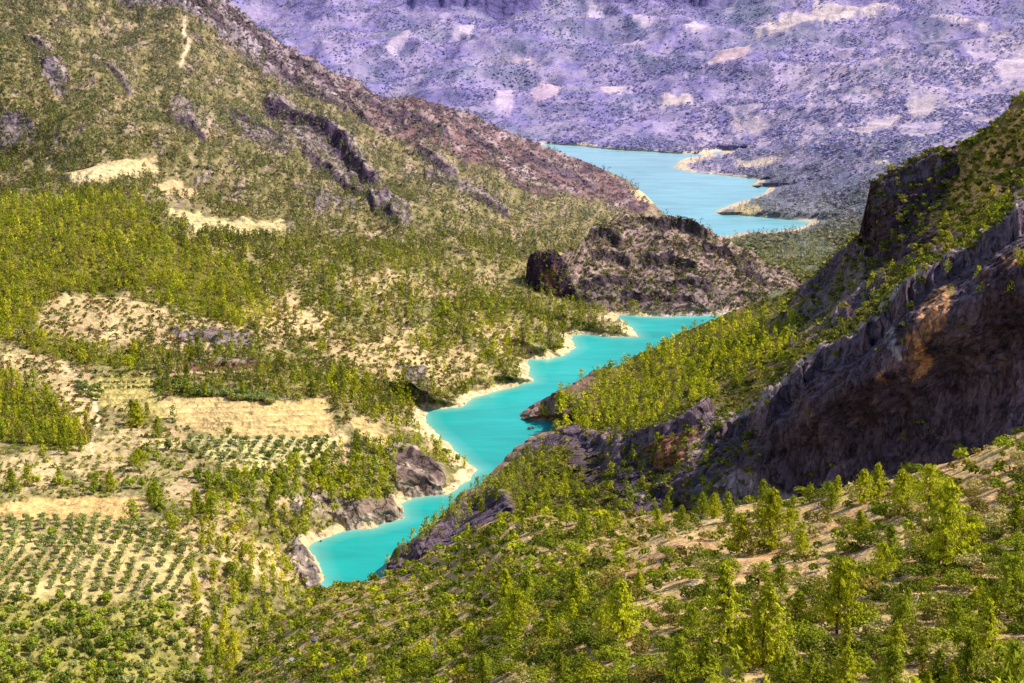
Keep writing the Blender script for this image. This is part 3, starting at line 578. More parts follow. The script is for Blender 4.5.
# ================================================================== vegetation templates (unit height, base at the origin)
def tri_at(c, n, up, sx, sy, rng):
    """a leaf-spray triangle of half-width sx and length sy at c, facing n"""
    u = np.cross(n, up); u /= np.linalg.norm(u) + 1e-6
    v = np.cross(u, n)
    a = rng.uniform(-.7, .7); u, v = u * math.cos(a) + v * math.sin(a), v * math.cos(a) - u * math.sin(a)
    return [c - u * sx - v * sy * .4, c + u * sx - v * sy * .4, c + v * sy * .7]
def pine_crown(seed, nb, ntuft, ktri, size, width=.27, z0=.1, rnd=.75):
    r = np.random.default_rng(seed); V = []
    lean = r.normal(0, .03, 2)
    for i in range(nb):
        z = z0 + (1 - z0) * (i + r.uniform(-.3, .3)) / nb
        z = min(max(z, z0), .985); a = i * 2.4 + r.uniform(-.5, .5)
        f = (z - z0) / (1 - z0)
        L = width * ((1 - f) ** rnd) * (.55 + .45 * min(1, f / .2)) * r.choice([.55, .8, .95, 1.0, 1.12, 1.3]) + .015
        for t in np.linspace(.3 if ntuft > 2 else .55, 1, ntuft):
            c = np.array([math.cos(a) * L * t + lean[0] * z, math.sin(a) * L * t + lean[1] * z, z + L * t * r.uniform(.05, .4)])
            out = np.array([math.cos(a), math.sin(a), .55])
            for k in range(ktri):
                n = out + r.normal(0, .55, 3); n /= np.linalg.norm(n)
                cc = c + r.normal(0, size * .55, 3)
                V += tri_at(cc, n, np.array([0, 0, 1.]), size * r.uniform(.26, .45), size * r.uniform(.9, 1.6), r)
    V = np.array(V); V[:, 2] = np.maximum(V[:, 2], .02)
    return V, np.arange(len(V)).reshape(-1, 3)
def bush_crown(seed, lobes, n, size, rx=.6, z0=.0, h=1.0, squash=1.0):
    r = np.random.default_rng(seed); V = []
    L = []
    for i in range(lobes):
        a = i * 2.4 + r.uniform(-.6, .6); rr = rx * .55 * math.sqrt((i + .3) / lobes)
        L.append((np.array([rr * math.cos(a), rr * math.sin(a), z0 + (h - z0) * r.uniform(.35, .68)]), rx * r.uniform(.38, .6)))
    for k in range(n):
        c, R = L[k % lobes]
        d = r.normal(0, 1, 3); d[2] = abs(d[2]) * .9 - .35 if z0 < .1 else d[2]; d /= np.linalg.norm(d)
        p = c + d * R * r.uniform(.72, 1.08) * np.array([1, 1, squash])
        if p[2] < 0.01: p[2] = r.uniform(.01, .1)
        nrm = d + r.normal(0, .45, 3) + np.array([0, 0, .15]); nrm /= np.linalg.norm(nrm)
        V += tri_at(p, nrm, np.array([0, .1, 1.]), size * r.uniform(.6, 1.1), size * r.uniform(.8, 1.4), r)
    V = np.array(V); V[:, 2] *= h / max(V[:, 2].max(), .01)
    return V, np.arange(len(V)).reshape(-1, 3)
def tube(pts, rad, k=6):
    V = []; T = []
    pts = np.array(pts, float)
    for i, (p, r_) in enumerate(zip(pts, rad)):
        d = pts[min(i + 1, len(pts) - 1)] - pts[max(i - 1, 0)]; d /= np.linalg.norm(d)
        u = np.cross(d, [.3, 1, .1]); u /= np.linalg.norm(u); w = np.cross(d, u)
        for j in range(k):
            a = 2 * math.pi * j / k; V.append(p + r_ * (math.cos(a) * u + math.sin(a) * w))
    for i in range(len(pts) - 1):
        for j in range(k):
            a, b = i * k + j, i * k + (j + 1) % k
            T += [[a, b, b + k], [a, b + k, a + k]]
    return np.array(V), np.array(T)
def join(parts):
    V = []; T = []; o = 0
    for v, t in parts: V.append(v); T.append(t + o); o += len(v)
    return np.concatenate(V), np.concatenate(T)
def pine_trunk(seed):
    r = np.random.default_rng(seed + 500); b = r.normal(0, .012, (6, 2))
    z = np.array([-.06, .15, .35, .55, .75, .95]); pts = np.column_stack([np.cumsum(b, 0) * (z > 0)[:, None], z])
    parts = [tube(pts, [.021, .018, .015, .011, .007, .003], 7)]
    for i in range(9):
        zz = .2 + .07 * i; a = i * 2.4; L = .17 * (1 - zz) + .03; p = np.array([np.interp(zz, z, pts[:, 0]), np.interp(zz, z, pts[:, 1]), zz])
        parts.append(tube([p, p + [math.cos(a) * L * .5, math.sin(a) * L * .5, L * .15], p + [math.cos(a) * L, math.sin(a) * L, L * .35]], [.006, .004, .002], 4))
    return join(parts)
M_LEAF = leaf_mat('foliage', False, trans=.2); M_LEAFS = leaf_mat('foliage_mass', True); M_BARK = bark_mat('pine_bark', (.16, .10, .07)); M_OBARK = bark_mat('olive_bark', (.17, .14, .11))
M_ROCKP = rock_mat('pale_limestone', (.42, .38, .34)); M_ROCKDK = rock_mat('grey_rock', (.24, .21, .22)); M_DEAD = bark_mat('weathered_wood', (.42, .40, .40))
def mk(name, vt, mat):
    me = mesh_from(name, vt[0], vt[1]); me.materials.append(mat); return me
PINES = [(mk('crown', pine_crown(s, 84, 4, 13, .027, w, z0, rn), M_LEAF), mk('trunk', pine_trunk(s), M_BARK)) for s, w, z0, rn in ((1, .33, .05, .85), (2, .37, .08, .75), (3, .28, .04, 1.0), (4, .38, .14, .62), (5, .34, .06, .9), (6, .4, .2, .55))]
PINEM = [(mk('crown', pine_crown(s + 20, 34, 3, 5, .062, w, z0, rn), M_LEAF), PINES[s % 6][1]) for s, w, z0, rn in ((1, .27, .1, .7), (2, .33, .14, .55), (3, .24, .08, .85), (4, .36, .2, .45), (5, .3, .1, .7))]
SHRUBS = [mk('shrub', bush_crown(30 + i, 5 + i % 4, 950, .06, .62 + .06 * (i % 3), 0, 1, .85), M_LEAF) for i in range(7)]
OLIVEC = [mk('crown', bush_crown(50 + i, 6, 240, .1, .5, .2), M_LEAF) for i in range(4)]
OLIVET = mk('trunk', join([tube([(0, 0, -.1), (.02, .01, .2), (-.02, .03, .42)], [.06, .045, .03], 6), tube([(.02, .01, .2), (.13, .02, .5)], [.03, .012], 5), tube([(.0, .01, .25), (-.12, -.06, .55)], [.028, .012], 5)]), M_OBARK)
TREEC = [mk('crown', bush_crown(70 + i, 10, 620, .075, .42, .14), M_LEAF) for i in range(4)]
TREET = mk('trunk', join([tube([(0, 0, -.06), (.01, 0, .2), (-.01, .02, .5), (0, 0, .8)], [.03, .024, .016, .006], 6)] + [tube([(0, 0, .18 + .09 * i), (.2 * math.cos(i * 2.4), .2 * math.sin(i * 2.4), .38 + .1 * i)], [.012, .004], 4) for i in range(5)]), M_OBARK)
# light templates for the masses
T_PM = [pine_crown(90 + i, 15, 2, 3, .105, .26 + .03 * (i % 3), .06, .75) for i in range(6)]
T_PL = [pine_crown(100 + i, 7, 1, 3, .17, .24, .06, .8) for i in range(5)]
T_SM = [bush_crown(110 + i, 5, 90, .15, .62) for i in range(6)]
T_SL = [bush_crown(120 + i, 3, 18, .3, .62) for i in range(5)]
T_XL = [bush_crown(130 + i, 2, 8, .42, .55) for i in range(4)]

# ================================================================== scatter
top_of = {'near': topE, 'right': topD, 'knoll': topC, 'left': topB}
FRONT = {'near': [], 'right': ['near'], 'knoll': ['near', 'right'], 'left': ['near', 'right', 'knoll'], 'far': ['near', 'right', 'knoll', 'left']}
RANGE = {'near': (180, 1520), 'right': (380, 1460), 'knoll': (516, 825), 'left': (-160, 662)}
def hidden(sheet, px, py, margin=6):
    h = np.zeros(px.shape, bool)
    for f in FRONT[sheet]:
        if sheet == 'left' and f == 'knoll':
            # the peninsula lies before the knoll
            inside = (px > 524) & (px < 825) & (py > np.interp(px, *np.array(topC, float).T) + margin) & (py < np.where(px < 600, 288 + (px - 524) * .25, 310))
        else:
            a, b = RANGE[f]; inside = (px > a) & (px < b) & (py > np.interp(px, *np.array(top_of[f], float).T) + margin)
        h |= inside
    return h
def scatter(sheet, n, box, dens, hmin, hmax, seed, wat=3.0, allow_cls=None, minsep=.5, rockmax=.75):
    """candidate spots drawn evenly over the view of the sheet; dens(px,py) = chance; returns px,py,pos,height(m)"""
    s = SHEETS[sheet]; r = np.random.default_rng(seed)
    px = r.uniform(box[0], box[2], n); py = r.uniform(box[1], box[3], n)
    tp = np.interp(px, s.px[0], s.py[0]); ok = (py > tp + .3) & (px > s.px[0, 0]) & (px < s.px[0, -1])
    ok &= ~hidden(sheet, px, py)
    px, py = px[ok], py[ok]
    if len(px) == 0: return [np.zeros(0)] * 2 + [np.zeros((0, 3)), np.zeros(0)]
    k = r.uniform(0, 1, len(px)) < np.clip(dens(px, py), 0, 1); px, py = px[k], py[k]
    pos, sd, rk_, cls = s.sample(px, py)
    ok = (sd > wat) & (rk_ < rockmax * r.uniform(.8, 1.6, len(px)))
    if sheet in ('left',): ok &= (cls == 0) | (cls == 1) & (sd > 9)
    if allow_cls == 'all': ok = sd > wat
    px, py, pos = px[ok], py[ok], pos[ok]
    hh = r.uniform(0, 1, len(px)) ** 1.3 * (hmax - hmin) + hmin
    # thin out overlapping spots
    cell = {}; keep = []
    w = hh * F / pos[:, 1] * minsep
    for i in range(len(px)):
        c = (int(px[i] // 8), int(py[i] // 8)); bad = False
        for dx in (-1, 0, 1):
            for dy in (-1, 0, 1):
                for j in cell.get((c[0] + dx, c[1] + dy), ()):
                    if abs(px[i] - px[j]) < (w[i] + w[j]) * .5 and abs(py[i] - py[j]) < (w[i] + w[j]) * .3: bad = True; break
                if bad: break
            if bad: break
        if not bad: cell.setdefault(c, []).append(i); keep.append(i)
    keep = np.array(keep, int)
    return px[keep], py[keep], pos[keep], hh[keep]
POP = {'pine': [], 'shrub': [], 'olive': [], 'tree': []}
def add(kind, res, tints, sheet, widthf=(.9, 1.15)):
    px, py, pos, hh = res; r = np.random.default_rng(len(POP[kind]) + 5)
    tints = np.array(tints)
    for i in range(len(px)):
        t = tints[r.integers(len(tints))] * r.uniform(.82, 1.18)
        POP[kind].append((px[i], py[i], pos[i], hh[i], t, r.uniform(0, 6.28), r.uniform(*widthf), sheet))
G_Y = alb(150, 158, 38); G_M = alb(124, 136, 40); G_D = alb(92, 104, 36); G_O = alb(132, 130, 62); G_B = alb(104, 110, 62)
G_OL = alb(132, 142, 92); G_OL2 = alb(108, 124, 74); G_DD = alb(74, 80, 38); G_YY = alb(176, 178, 50)
def fixed(sheet, spots):
    s = SHEETS[sheet]; a = np.array(spots, float)
    pos = s.sample(a[:, 0], np.minimum(a[:, 1], 890))[0]
    qx, qy, d = project(pos)
    return a[:, 0], a[:, 1], pos, a[:, 2] * d / F / .96
nearpines = [(944,568,88),(837,633,80),(769,551,64),(739,556,44),(877,501,36),(899,513,46),(927,513,46),(834,506,28),(810,508,20),(882,586,42),(907,626,40),(727,646,84),(762,666,88),(742,671,54),(797,636,48),(622,641,64),(579,621,52),(677,690,58),(705,680,46),(812,692,50),(847,690,54),(892,692,56),(1007,621,66),(987,661,60),(1015,692,56),(965,692,66),(524,611,42),(514,641,50),(967,551,36),(1014,536,40),(890,561,42),(762,511,32),(714,523,26),(657,536,26),(443,632,30),(505,600,36),(690,640,40),(936,690,50),(560,690,40),(600,640,30),(640,600,26),(1018,580,44),(860,545,34),(800,560,30),(850,600,30),(484,690,40),(785,690,48),(735,700,60),(1000,700,60),(780,600,34),(548,650,34)]
add('pine', fixed('near', nearpines), [G_Y * .9, G_M, G_Y], 'near', (1.0, 1.25))
def dens_near_pine(x, y): return .10 + .35 * sstep(690, 1024, x) * sstep(560, 690, y)
add('pine', scatter('near', 400, (520, 500, 1100, 760), dens_near_pine, 3.2, 6.0, 61, minsep=.7), [G_Y * 1.1, G_M, G_Y], 'near', (.9, 1.15))
add('pine', scatter('near', 200, (400, 508, 1040, 560), lambda x, y: .5 * (y < np.interp(x, *np.array(topE, float).T) + 22), 4.5, 8, 62), [G_Y, G_M], 'near', (1, 1.2))
def clump(px, py, s, t, seed): return fbm(np.stack([px / s, py / s * 1.4, px * 0 + seed], -1), 3) > t
def dn(x, y): return np.where(clump(x, y, 20, -.03, 1), .85, .42 - .25 * sstep(520, 700, x)) * np.where((x < 700) | (y < 560), 1, .85)
add('shrub', scatter('near', 10500, (230, 425, 1100, 730), dn, 1.5, 3.3, 63, minsep=.7), [G_M * .85, G_D * .95, G_O * .9, G_D * .85, G_D, G_M, alb(150, 146, 98), alb(112, 104, 52)], 'near', (1.0, 1.5))
add('shrub', scatter('near', 900, (230, 690, 1100, 800), lambda x, y: x * 0 + .6, 1.0, 2.2, 64, minsep=.7), [G_M, G_D], 'near', (1.0, 1.4))
add('shrub', scatter('near', 3500, (230, 500, 620, 683), lambda x, y: x * 0 + .9, 1.9, 3.8, 65, minsep=.72), [G_D * 1.1, G_M, G_O, G_D, G_M * .9, G_Y * .9], 'near', (1.0, 1.5))
add('shrub', scatter('near', 5500, (1040, 270, 1480, 800), dn, 1.5, 3.3, 66, minsep=.7), [G_M, G_D, G_O, G_Y], 'near', (1.0, 1.5))
add('pine', scatter('near', 400, (1040, 270, 1480, 760), lambda x, y: .3 + 0 * x, 4, 7, 67, minsep=.7), [G_Y, G_M], 'near', (1, 1.2))
add('shrub', scatter('right', 5000, (1100, -90, 1450, 400), lambda x, y: .7 + 0 * x, 1.8, 4.5, 79, minsep=.55, rockmax=.5), [G_D, G_O * .8, G_M * .9], 'right', (1, 1.5))
# right mountain
fD = [(520,440),(560,395),(600,372),(700,328),(790,300),(800,340),(760,370),(700,400),(640,430),(600,440),(560,430)]
add('pine', scatter('right', 5200, (540, 320, 800, 450), lambda x, y: pm(fD, x, y, 8, 4) * np.where(clump(x, y, 20, -.1, 2), 1, .35), 6, 12, 71, minsep=.4), [G_YY * .85, G_Y, G_M, G_Y * .9], 'right', (1.1, 1.5))
fD2 = [(390,570),(440,522),(490,478),(540,450),(560,470),(580,500),(520,512),(500,500),(460,525),(420,555)]
add('pine', scatter('right', 2600, (385, 440, 600, 575), lambda x, y: pm(fD2, x, y, 5, 3), 5, 9.5, 72, minsep=.4, rockmax=2), [G_Y, G_M, G_D, G_Y * .85], 'right', (1, 1.4))
add('pine', scatter('right', 700, (830, 95, 1100, 300), lambda x, y: .5 * (1 - pm(CL3, x, y, 6, 0)), 3.5, 7, 73), [G_Y, G_M, G_YY * .8], 'right', (1.1, 1.4))
add('shrub', scatter('right', 16000, (520, 95, 1120, 520), lambda x, y: np.where(clump(x, y, 18, -.05, 3), .95, .4) * (1 - .35 * sstep(900, 990, x) * (y < 200)), 1.5, 4.2, 74, minsep=.55, rockmax=.5), [G_D, G_O * .8, G_M * .9, G_B * .9, G_DD], 'right', (1.0, 1.5))
add('shrub', scatter('right', 330, (600, 250, 1100, 520), lambda x, y: .12 + 0 * x, 2, 4, 75, minsep=1.0, rockmax=5), [G_D, G_B], 'right', (1, 1.4))
add('shrub', scatter('right', 3600, (750, 120, 1040, 370), lambda x, y: .7 * (1 - pm(CLIFF, x, y, 3, 4, 16)), 1.8, 5, 76, minsep=.5, rockmax=5), [G_D, G_DD, G_O * .8], 'right', (1, 1.4))
add('shrub', scatter('right', 900, (540, 425, 760, 525), lambda x, y: .45 + 0 * x, 1.8, 4.0, 77, minsep=.6, rockmax=5), [G_D, G_DD, G_O * .8], 'right', (1, 1.4))
add('pine', scatter('right', 260, (540, 430, 720, 525), lambda x, y: .5 + 0 * x, 4, 7, 78, minsep=.6, rockmax=5), [G_M, G_D, G_Y * .8], 'right', (1, 1.3))
# knoll
add('pine', scatter('knoll', 1400, (516, 205, 820, 316), lambda x, y: .35 + .5 * sstep(690, 760, x), 5, 9, 81, minsep=.45, rockmax=2), [G_B, G_M * .8, G_D, G_O * .8], 'knoll', (1, 1.3))
add('shrub', scatter('knoll', 4500, (516, 205, 820, 316), lambda x, y: np.where(clump(x, y, 10, -.02, 4), .8, .25), 1.8, 3.4, 82, minsep=.6, rockmax=2), [G_DD, G_O * .7, alb(90, 70, 60), G_D * .8], 'knoll', (1, 1.5))
# left side
def poly_d(polys, base=0., v=1.):
    def f(x, y): return np.clip(base + v * np.max(np.stack([pm(p, x, y, 5, 4) for p in polys]), 0), 0, 1)
    return f
barefn = lambda x, y: np.max(np.stack([pm(v, x, y, 4, 9, 12) for v in BARE + list(FIELDS.values())]), 0)
add('pine', scatter('left', 16000, (-120, 198, 290, 460), lambda x, y: poly_d(FOREST)(x, y) * np.where(clump(x, y, 13, -.13, 9), 1, .2), 8, 13, 91, minsep=.34), [G_Y * .9, G_M, G_YY * .8, G_M * .85, G_O * .9], 'left', (.9, 1.15))
# open woodland over the middle slopes
def mid(x, y):
    tk = np.where(dline([(187,34),(184,48),(190,62),(182,78)], x, y - 2)[0] < 5, 0, 1)
    c = np.where(clump(x, y, 22, -.07, 5), 1.0, .2); return c * (1 - .93 * barefn(x, y)) * (1 - pm(SCREE, x, y, 6, 4) * .8) * (1 - poly_d(FOREST)(x, y)) * tk
add('pine', scatter('left', 30000, (-100, -20, 640, 260), mid, 6, 12.5, 92, minsep=.33), [G_O * .8, G_M * .75, G_B * .9, G_D * .9], 'left', (1, 1.3))
add('pine', scatter('left', 14000, (130, 240, 640, 420), mid, 7, 12.5, 93, minsep=.35), [G_O * .9, G_M * .85, G_Y * .75, G_B * .9, G_D * .9], 'left', (1, 1.3))
add('shrub', scatter('left', 26000, (-100, -20, 660, 430), lambda x, y: (np.where(clump(x, y, 17, -.05, 12), .95, .3) - .62 * np.max(np.stack([pm(v, x, y, 2, 1) for v in FIELDS.values()]), 0)) * (1 - .7 * poly_d(FOREST)(x, y)), 1.8, 3.8, 94, minsep=.7, rockmax=1.4), [G_O * .85, G_D, G_B * .9, G_DD, alb(118, 100, 66)], 'left', (1, 1.5))
sc_t = [alb(104, 66, 66), alb(92, 82, 56), alb(112, 86, 80), alb(98, 96, 66)]
add('shrub', scatter('left', 9000, (90, -20, 665, 220), lambda x, y: pm(SCREE, x, y, 5, 4) * .8, 2.5, 5, 95, minsep=.55, rockmax=3), sc_t, 'left', (1, 1.3))
# river bank woods
WOOD1 = [[(395,395),(425,420),(440,440),(466,460),(464,470),(430,465),(400,450),(385,430),(330,400),(330,380)], [(340,455),(392,440),(398,480),(388,505),(345,508),(300,500),(200,500),(200,480),(300,470)], [(400,345),(480,290),(560,300),(616,316),(560,335),(520,355),(470,370),(520,330),(440,360)]]
add('pine', scatter('left', 3800, (200, 285, 640, 520), poly_d(WOOD1), 6, 11, 96, minsep=.38, rockmax=2), [G_Y, G_M, G_Y * .9, G_D], 'left', (1.1, 1.5))
GREENS = [[(350,450),(392,440),(400,470),(385,500),(350,505),(330,490)], [(425,440),(440,430),(468,455),(466,470),(440,468)], [(0,600),(175,600),(210,690),(0,690)], [(60,485),(130,480),(145,495),(60,498)], [(195,475),(330,475),(340,500),(200,500)], [(120,455),(200,450),(190,470),(130,468)]]
add('tree', scatter('left', 2600, (-40, 430, 480, 720), lambda x, y: poly_d(GREENS, .04, .9)(x, y) * np.where((y < 595) | clump(x, y, 15, -.12, 15), 1, .45), 3.4, 7.4, 97, minsep=.55), [alb(136, 152, 56), alb(112, 130, 52), alb(150, 160, 62), alb(98, 114, 50), alb(142, 150, 98)], 'left', (.9, 1.2))
LOWP = [[(145,500),(240,500),(330,520),(290,545),(320,600),(260,683),(200,683),(190,560),(150,520)]]
add('pine', scatter('left', 900, (140, 480, 330, 720), poly_d(LOWP, 0, .7), 6, 11, 98, minsep=.45), [G_Y, G_M, G_YY * .9], 'left', (1, 1.3))
add('pine', fixed('left', [(132,524,21),(68,440,10),(137,427,26),(158,437,22),(140,470,24),(60,487,18),(28,486,20),(13,492,24),(110,492,22),(96,490,18),(200,515,22),(212,522,26),(160,512,30)]), [G_Y * .9, G_M], 'left', (1.1, 1.4))
add('shrub', scatter('left', 5200, (-40, 430, 330, 730), lambda x, y: .75 - .7 * np.max(np.stack([pm(v, x, y, 2, 1) for v in list(FIELDS.values()) + [[(-20,525),(110,525),(160,545),(195,580),(165,598),(60,600),(-20,595)], BARE[0]]]), 0), 1.2, 3.0, 99, minsep=.7, rockmax=1.5), [G_D, G_O, G_M, G_B, alb(110, 128, 60)], 'left', (1, 1.5))
# olive orchards in rows
rows = []
for i in range(-2, 15):
    x0 = 12 + 13.6 * i; y = 523 + max(0, i - 6) * 4 + random.uniform(-1, 1)
    yend = 598 - max(0, 10 - i) * .0 if i < 9 else 598
    j = 0
    while y < yend:
        x = x0 - .62 * max(0, y - 545) + 4 * math.sin((y - 523) / 17 + i * .35) + (22 if i > 8 else 0) * 0
        if -30 < x < 196: rows.append((x + random.uniform(-1.4, 1.4), y + random.uniform(-1, 1), random.uniform(6.8, 10) * (1.12 if 530 < y < 556 else 1), i, j)) if random.random() > .08 else None; j += 1
        y += 5.6 if y < 560 else 6.4
ob = np.array([(a, b, c) for a, b, c, _, _ in rows]); s = SHEETS['left']
r_ = fixed('left', ob); add('olive', r_, [G_OL, G_OL * 1.15, alb(126, 136, 70)], 'left', (1, 1.25))
og = [(190 + 11.5 * i + 5 * (j % 2) + random.uniform(-1.3, 1.3) + j * 2, 442 + 5.6 * j + random.uniform(-.8, .8) + i * .25, random.uniform(5.5, 8)) for i in range(13) for j in range(4) if not (j == 3 and i > 4 and i < 8)]
add('olive', fixed('left', og), [G_OL, G_OL2, G_OL * .9], 'left', (1, 1.2))
og = []
for k in range(34):
    t = k / 33; og += [(158 + 118 * t + random.uniform(-1, 1), 386 + 15 * t + random.uniform(-1, 1), random.uniform(6, 9)), (162 + 112 * t + random.uniform(-1, 1), 391 + 13 * t + random.uniform(-1.5, 1), random.uniform(6, 9))]
add('olive', fixed('left', og), [G_OL, G_OL2, alb(112, 130, 84)], 'left', (1.1, 1.4))
add('olive', fixed('left', [(101 + 4.6 * i + random.uniform(-1, 1), 380 + 5 * j - .25 * i + random.uniform(-.6, .6), random.uniform(3, 4.5)) for i in range(12) for j in range(3)]), [G_OL, G_D], 'left', (1, 1.3))
add('olive', fixed('left', [(80 + 6.5 * (k % 4) + random.uniform(-2, 2), 391 + 5 * (k // 4) + random.uniform(-1, 1), random.uniform(6, 9)) for k in range(12)]), [G_OL2], 'left', (1.1, 1.4))
# far mountainside
def cA(x, y): return np.clip(.16 + .95 * sstep(-.12, .12, fbm(np.stack([x / 46, y / 20, x * 0 + 3], -1), 4)), 0, 1) * (1 - np.max(np.stack([pm(p, x, y, 1, 3, 9) for p in FARP]), 0))
farp = [([748,22],)]
fv = scatter('far', 85000, (200, -10, 1100, 330), cA, 2.5, 6.0, 101, wat=24, minsep=.26, rockmax=.6)
FAR = []; VC = np.array([.9, 1.0, 1.25])
for i in range(len(fv[0])):
    x, y = fv[0][i], fv[1][i]; t = float(sstep(130, 260, y))
    c0 = np.array(alb(130, 122, 168)) * VC if RNG.random() < .5 else np.array(alb(118, 130, 156)) * VC; c1 = np.array([G_B, G_D, G_O * .9][RNG.integers(3)])  # far trees carry the violet haze in their own tint, fading nearer
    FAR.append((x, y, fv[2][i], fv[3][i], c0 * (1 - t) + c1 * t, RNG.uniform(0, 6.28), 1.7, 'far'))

add('pine', scatter('far', 5000, (640, 225, 900, 332), lambda x, y: .3 + .6 * clump(x, y, 18, -.1, 21), 5, 9.5, 103, wat=8, minsep=.36), [G_O * .85, G_M * .8, G_B, G_D], 'far', (1, 1.3))
add('pine', scatter('far', 5000, (690, 150, 920, 235), lambda x, y: .15 + .6 * clump(x, y, 22, -.05, 22), 5, 9, 104, wat=16, minsep=.4), [G_B, G_D, alb(100, 114, 90)], 'far', (1, 1.3))
# ------------------------------------------------------------------ violet tint that the air lays over distant growth
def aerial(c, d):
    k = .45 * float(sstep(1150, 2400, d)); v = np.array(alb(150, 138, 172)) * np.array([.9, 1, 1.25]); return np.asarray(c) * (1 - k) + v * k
# ------------------------------------------------------------------ masses
def mass(name, items, tmpl, mat, zscale=1.0, sink=.04):
    if not items: return None
    Vs = []; Ts = []; Cs = []; off = 0
    groups = {}
    for n_, it in enumerate(items): groups.setdefault(n_ % len(tmpl), []).append(it)
    for g, its in groups.items():
        v, t = tmpl[g]; m = len(its)
        pos = np.array([i[2] for i in its]); h = np.array([i[3] for i in its]); a = np.array([i[5] for i in its]); wf = np.array([i[6] for i in its])
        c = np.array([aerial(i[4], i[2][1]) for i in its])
        ca, sa = np.cos(a), np.sin(a)
        x = (v[None, :, 0] * ca[:, None] - v[None, :, 1] * sa[:, None]) * (h * wf)[:, None]
        y = (v[None, :, 0] * sa[:, None] + v[None, :, 1] * ca[:, None]) * (h * wf)[:, None]
        z = (v[None, :, 2] - sink) * h[:, None] * zscale
        V = np.stack([x, y, z], -1) + pos[:, None]
        T = t[None] + (np.arange(m) * len(v))[:, None, None] + off
        Vs.append(V.reshape(-1, 3)); Ts.append(T.reshape(-1, 3)); Cs.append(np.repeat(c, len(v), 0)); off += m * len(v)
    me = mesh_from(name, np.concatenate(Vs), np.concatenate(Ts)); setcol(me, np.concatenate(Cs)); me.materials.append(mat)
    return tag(link(name, me), kind='stuff')
def merge_stuff(name, objs, label, cat):
    objs = [o for o in objs if o]
    V = []; T = []; C_ = []; off = 0
    for o in objs:
        me = o.data; n = len(me.vertices); v = np.empty(n * 3, np.float32); me.vertices.foreach_get('co', v)
        t = np.empty(len(me.loops), np.int32); me.loops.foreach_get('vertex_index', t); c = np.empty(n * 4, np.float32); me.attributes['Col'].data.foreach_get('color', c)
        V.append(v.reshape(-1, 3)); T.append(t.reshape(-1, 3) + off); C_.append(c.reshape(-1, 4)[:, :3]); off += n
        bpy.data.objects.remove(o)
    me = mesh_from(name, np.concatenate(V), np.concatenate(T)); setcol(me, np.concatenate(C_)); me.materials.append(M_LEAFS)
    return tag(link(name, me), label, cat, kind='stuff')
# ------------------------------------------------------------------ choose the individuals: the ones that show largest
def inframe(i): return -5 < i[0] < 1029 and -5 < i[1] < 700
def pxh(i): return i[3] * F / i[2][1]
IND = {}
for k, n, cap in (('pine', 298, 9), ('shrub', 298, 6), ('olive', 290, 5), ('tree', 160, 6)):
    L = POP[k]; ok = sorted([i for i in L if inframe(i)], key=lambda i: -pxh(i) * (i[6] if k == 'shrub' else 1))
    ind = ok[:n]; ids = set(id(i) for i in ind); IND[k] = ind
    POP[k] = [i for i in L if id(i) not in ids]
print('counts', {k: (len(IND[k]), len(POP[k])) for k in POP}, 'far', len(FAR))
def lod(items, hi, lo, cut, nm):
    a = [i for i in items if pxh(i) >= cut]; b = [i for i in items if pxh(i) < cut]
    return [mass(nm, a, hi, M_LEAFS), mass(nm, b, lo, M_LEAFS)]
merge_stuff('pine_woodland', lod(POP['pine'], T_PM, T_PL, 9, 'pw'), 'open pine woodland covering the valley slopes', 'woodland')
merge_stuff('scrub', lod(POP['shrub'], T_SM, T_SL, 7, 'sc'), 'low green scrub dotted over the slopes', 'scrub')
if POP['tree']: merge_stuff('broadleaf_woodland', lod(POP['tree'], T_SM, T_SM, 9, 'bw'), 'leafy green trees massed in the valley floor', 'woodland')
if POP['olive']: merge_stuff('olive_grove', lod(POP['olive'], T_SM, T_SL, 7, 'og'), 'grey-green olive grove along the terraces', 'grove')
merge_stuff('distant_forest', [mass('df', FAR, T_XL, M_LEAFS, 1.0)], 'violet hazy forest over the far mountainside', 'forest')

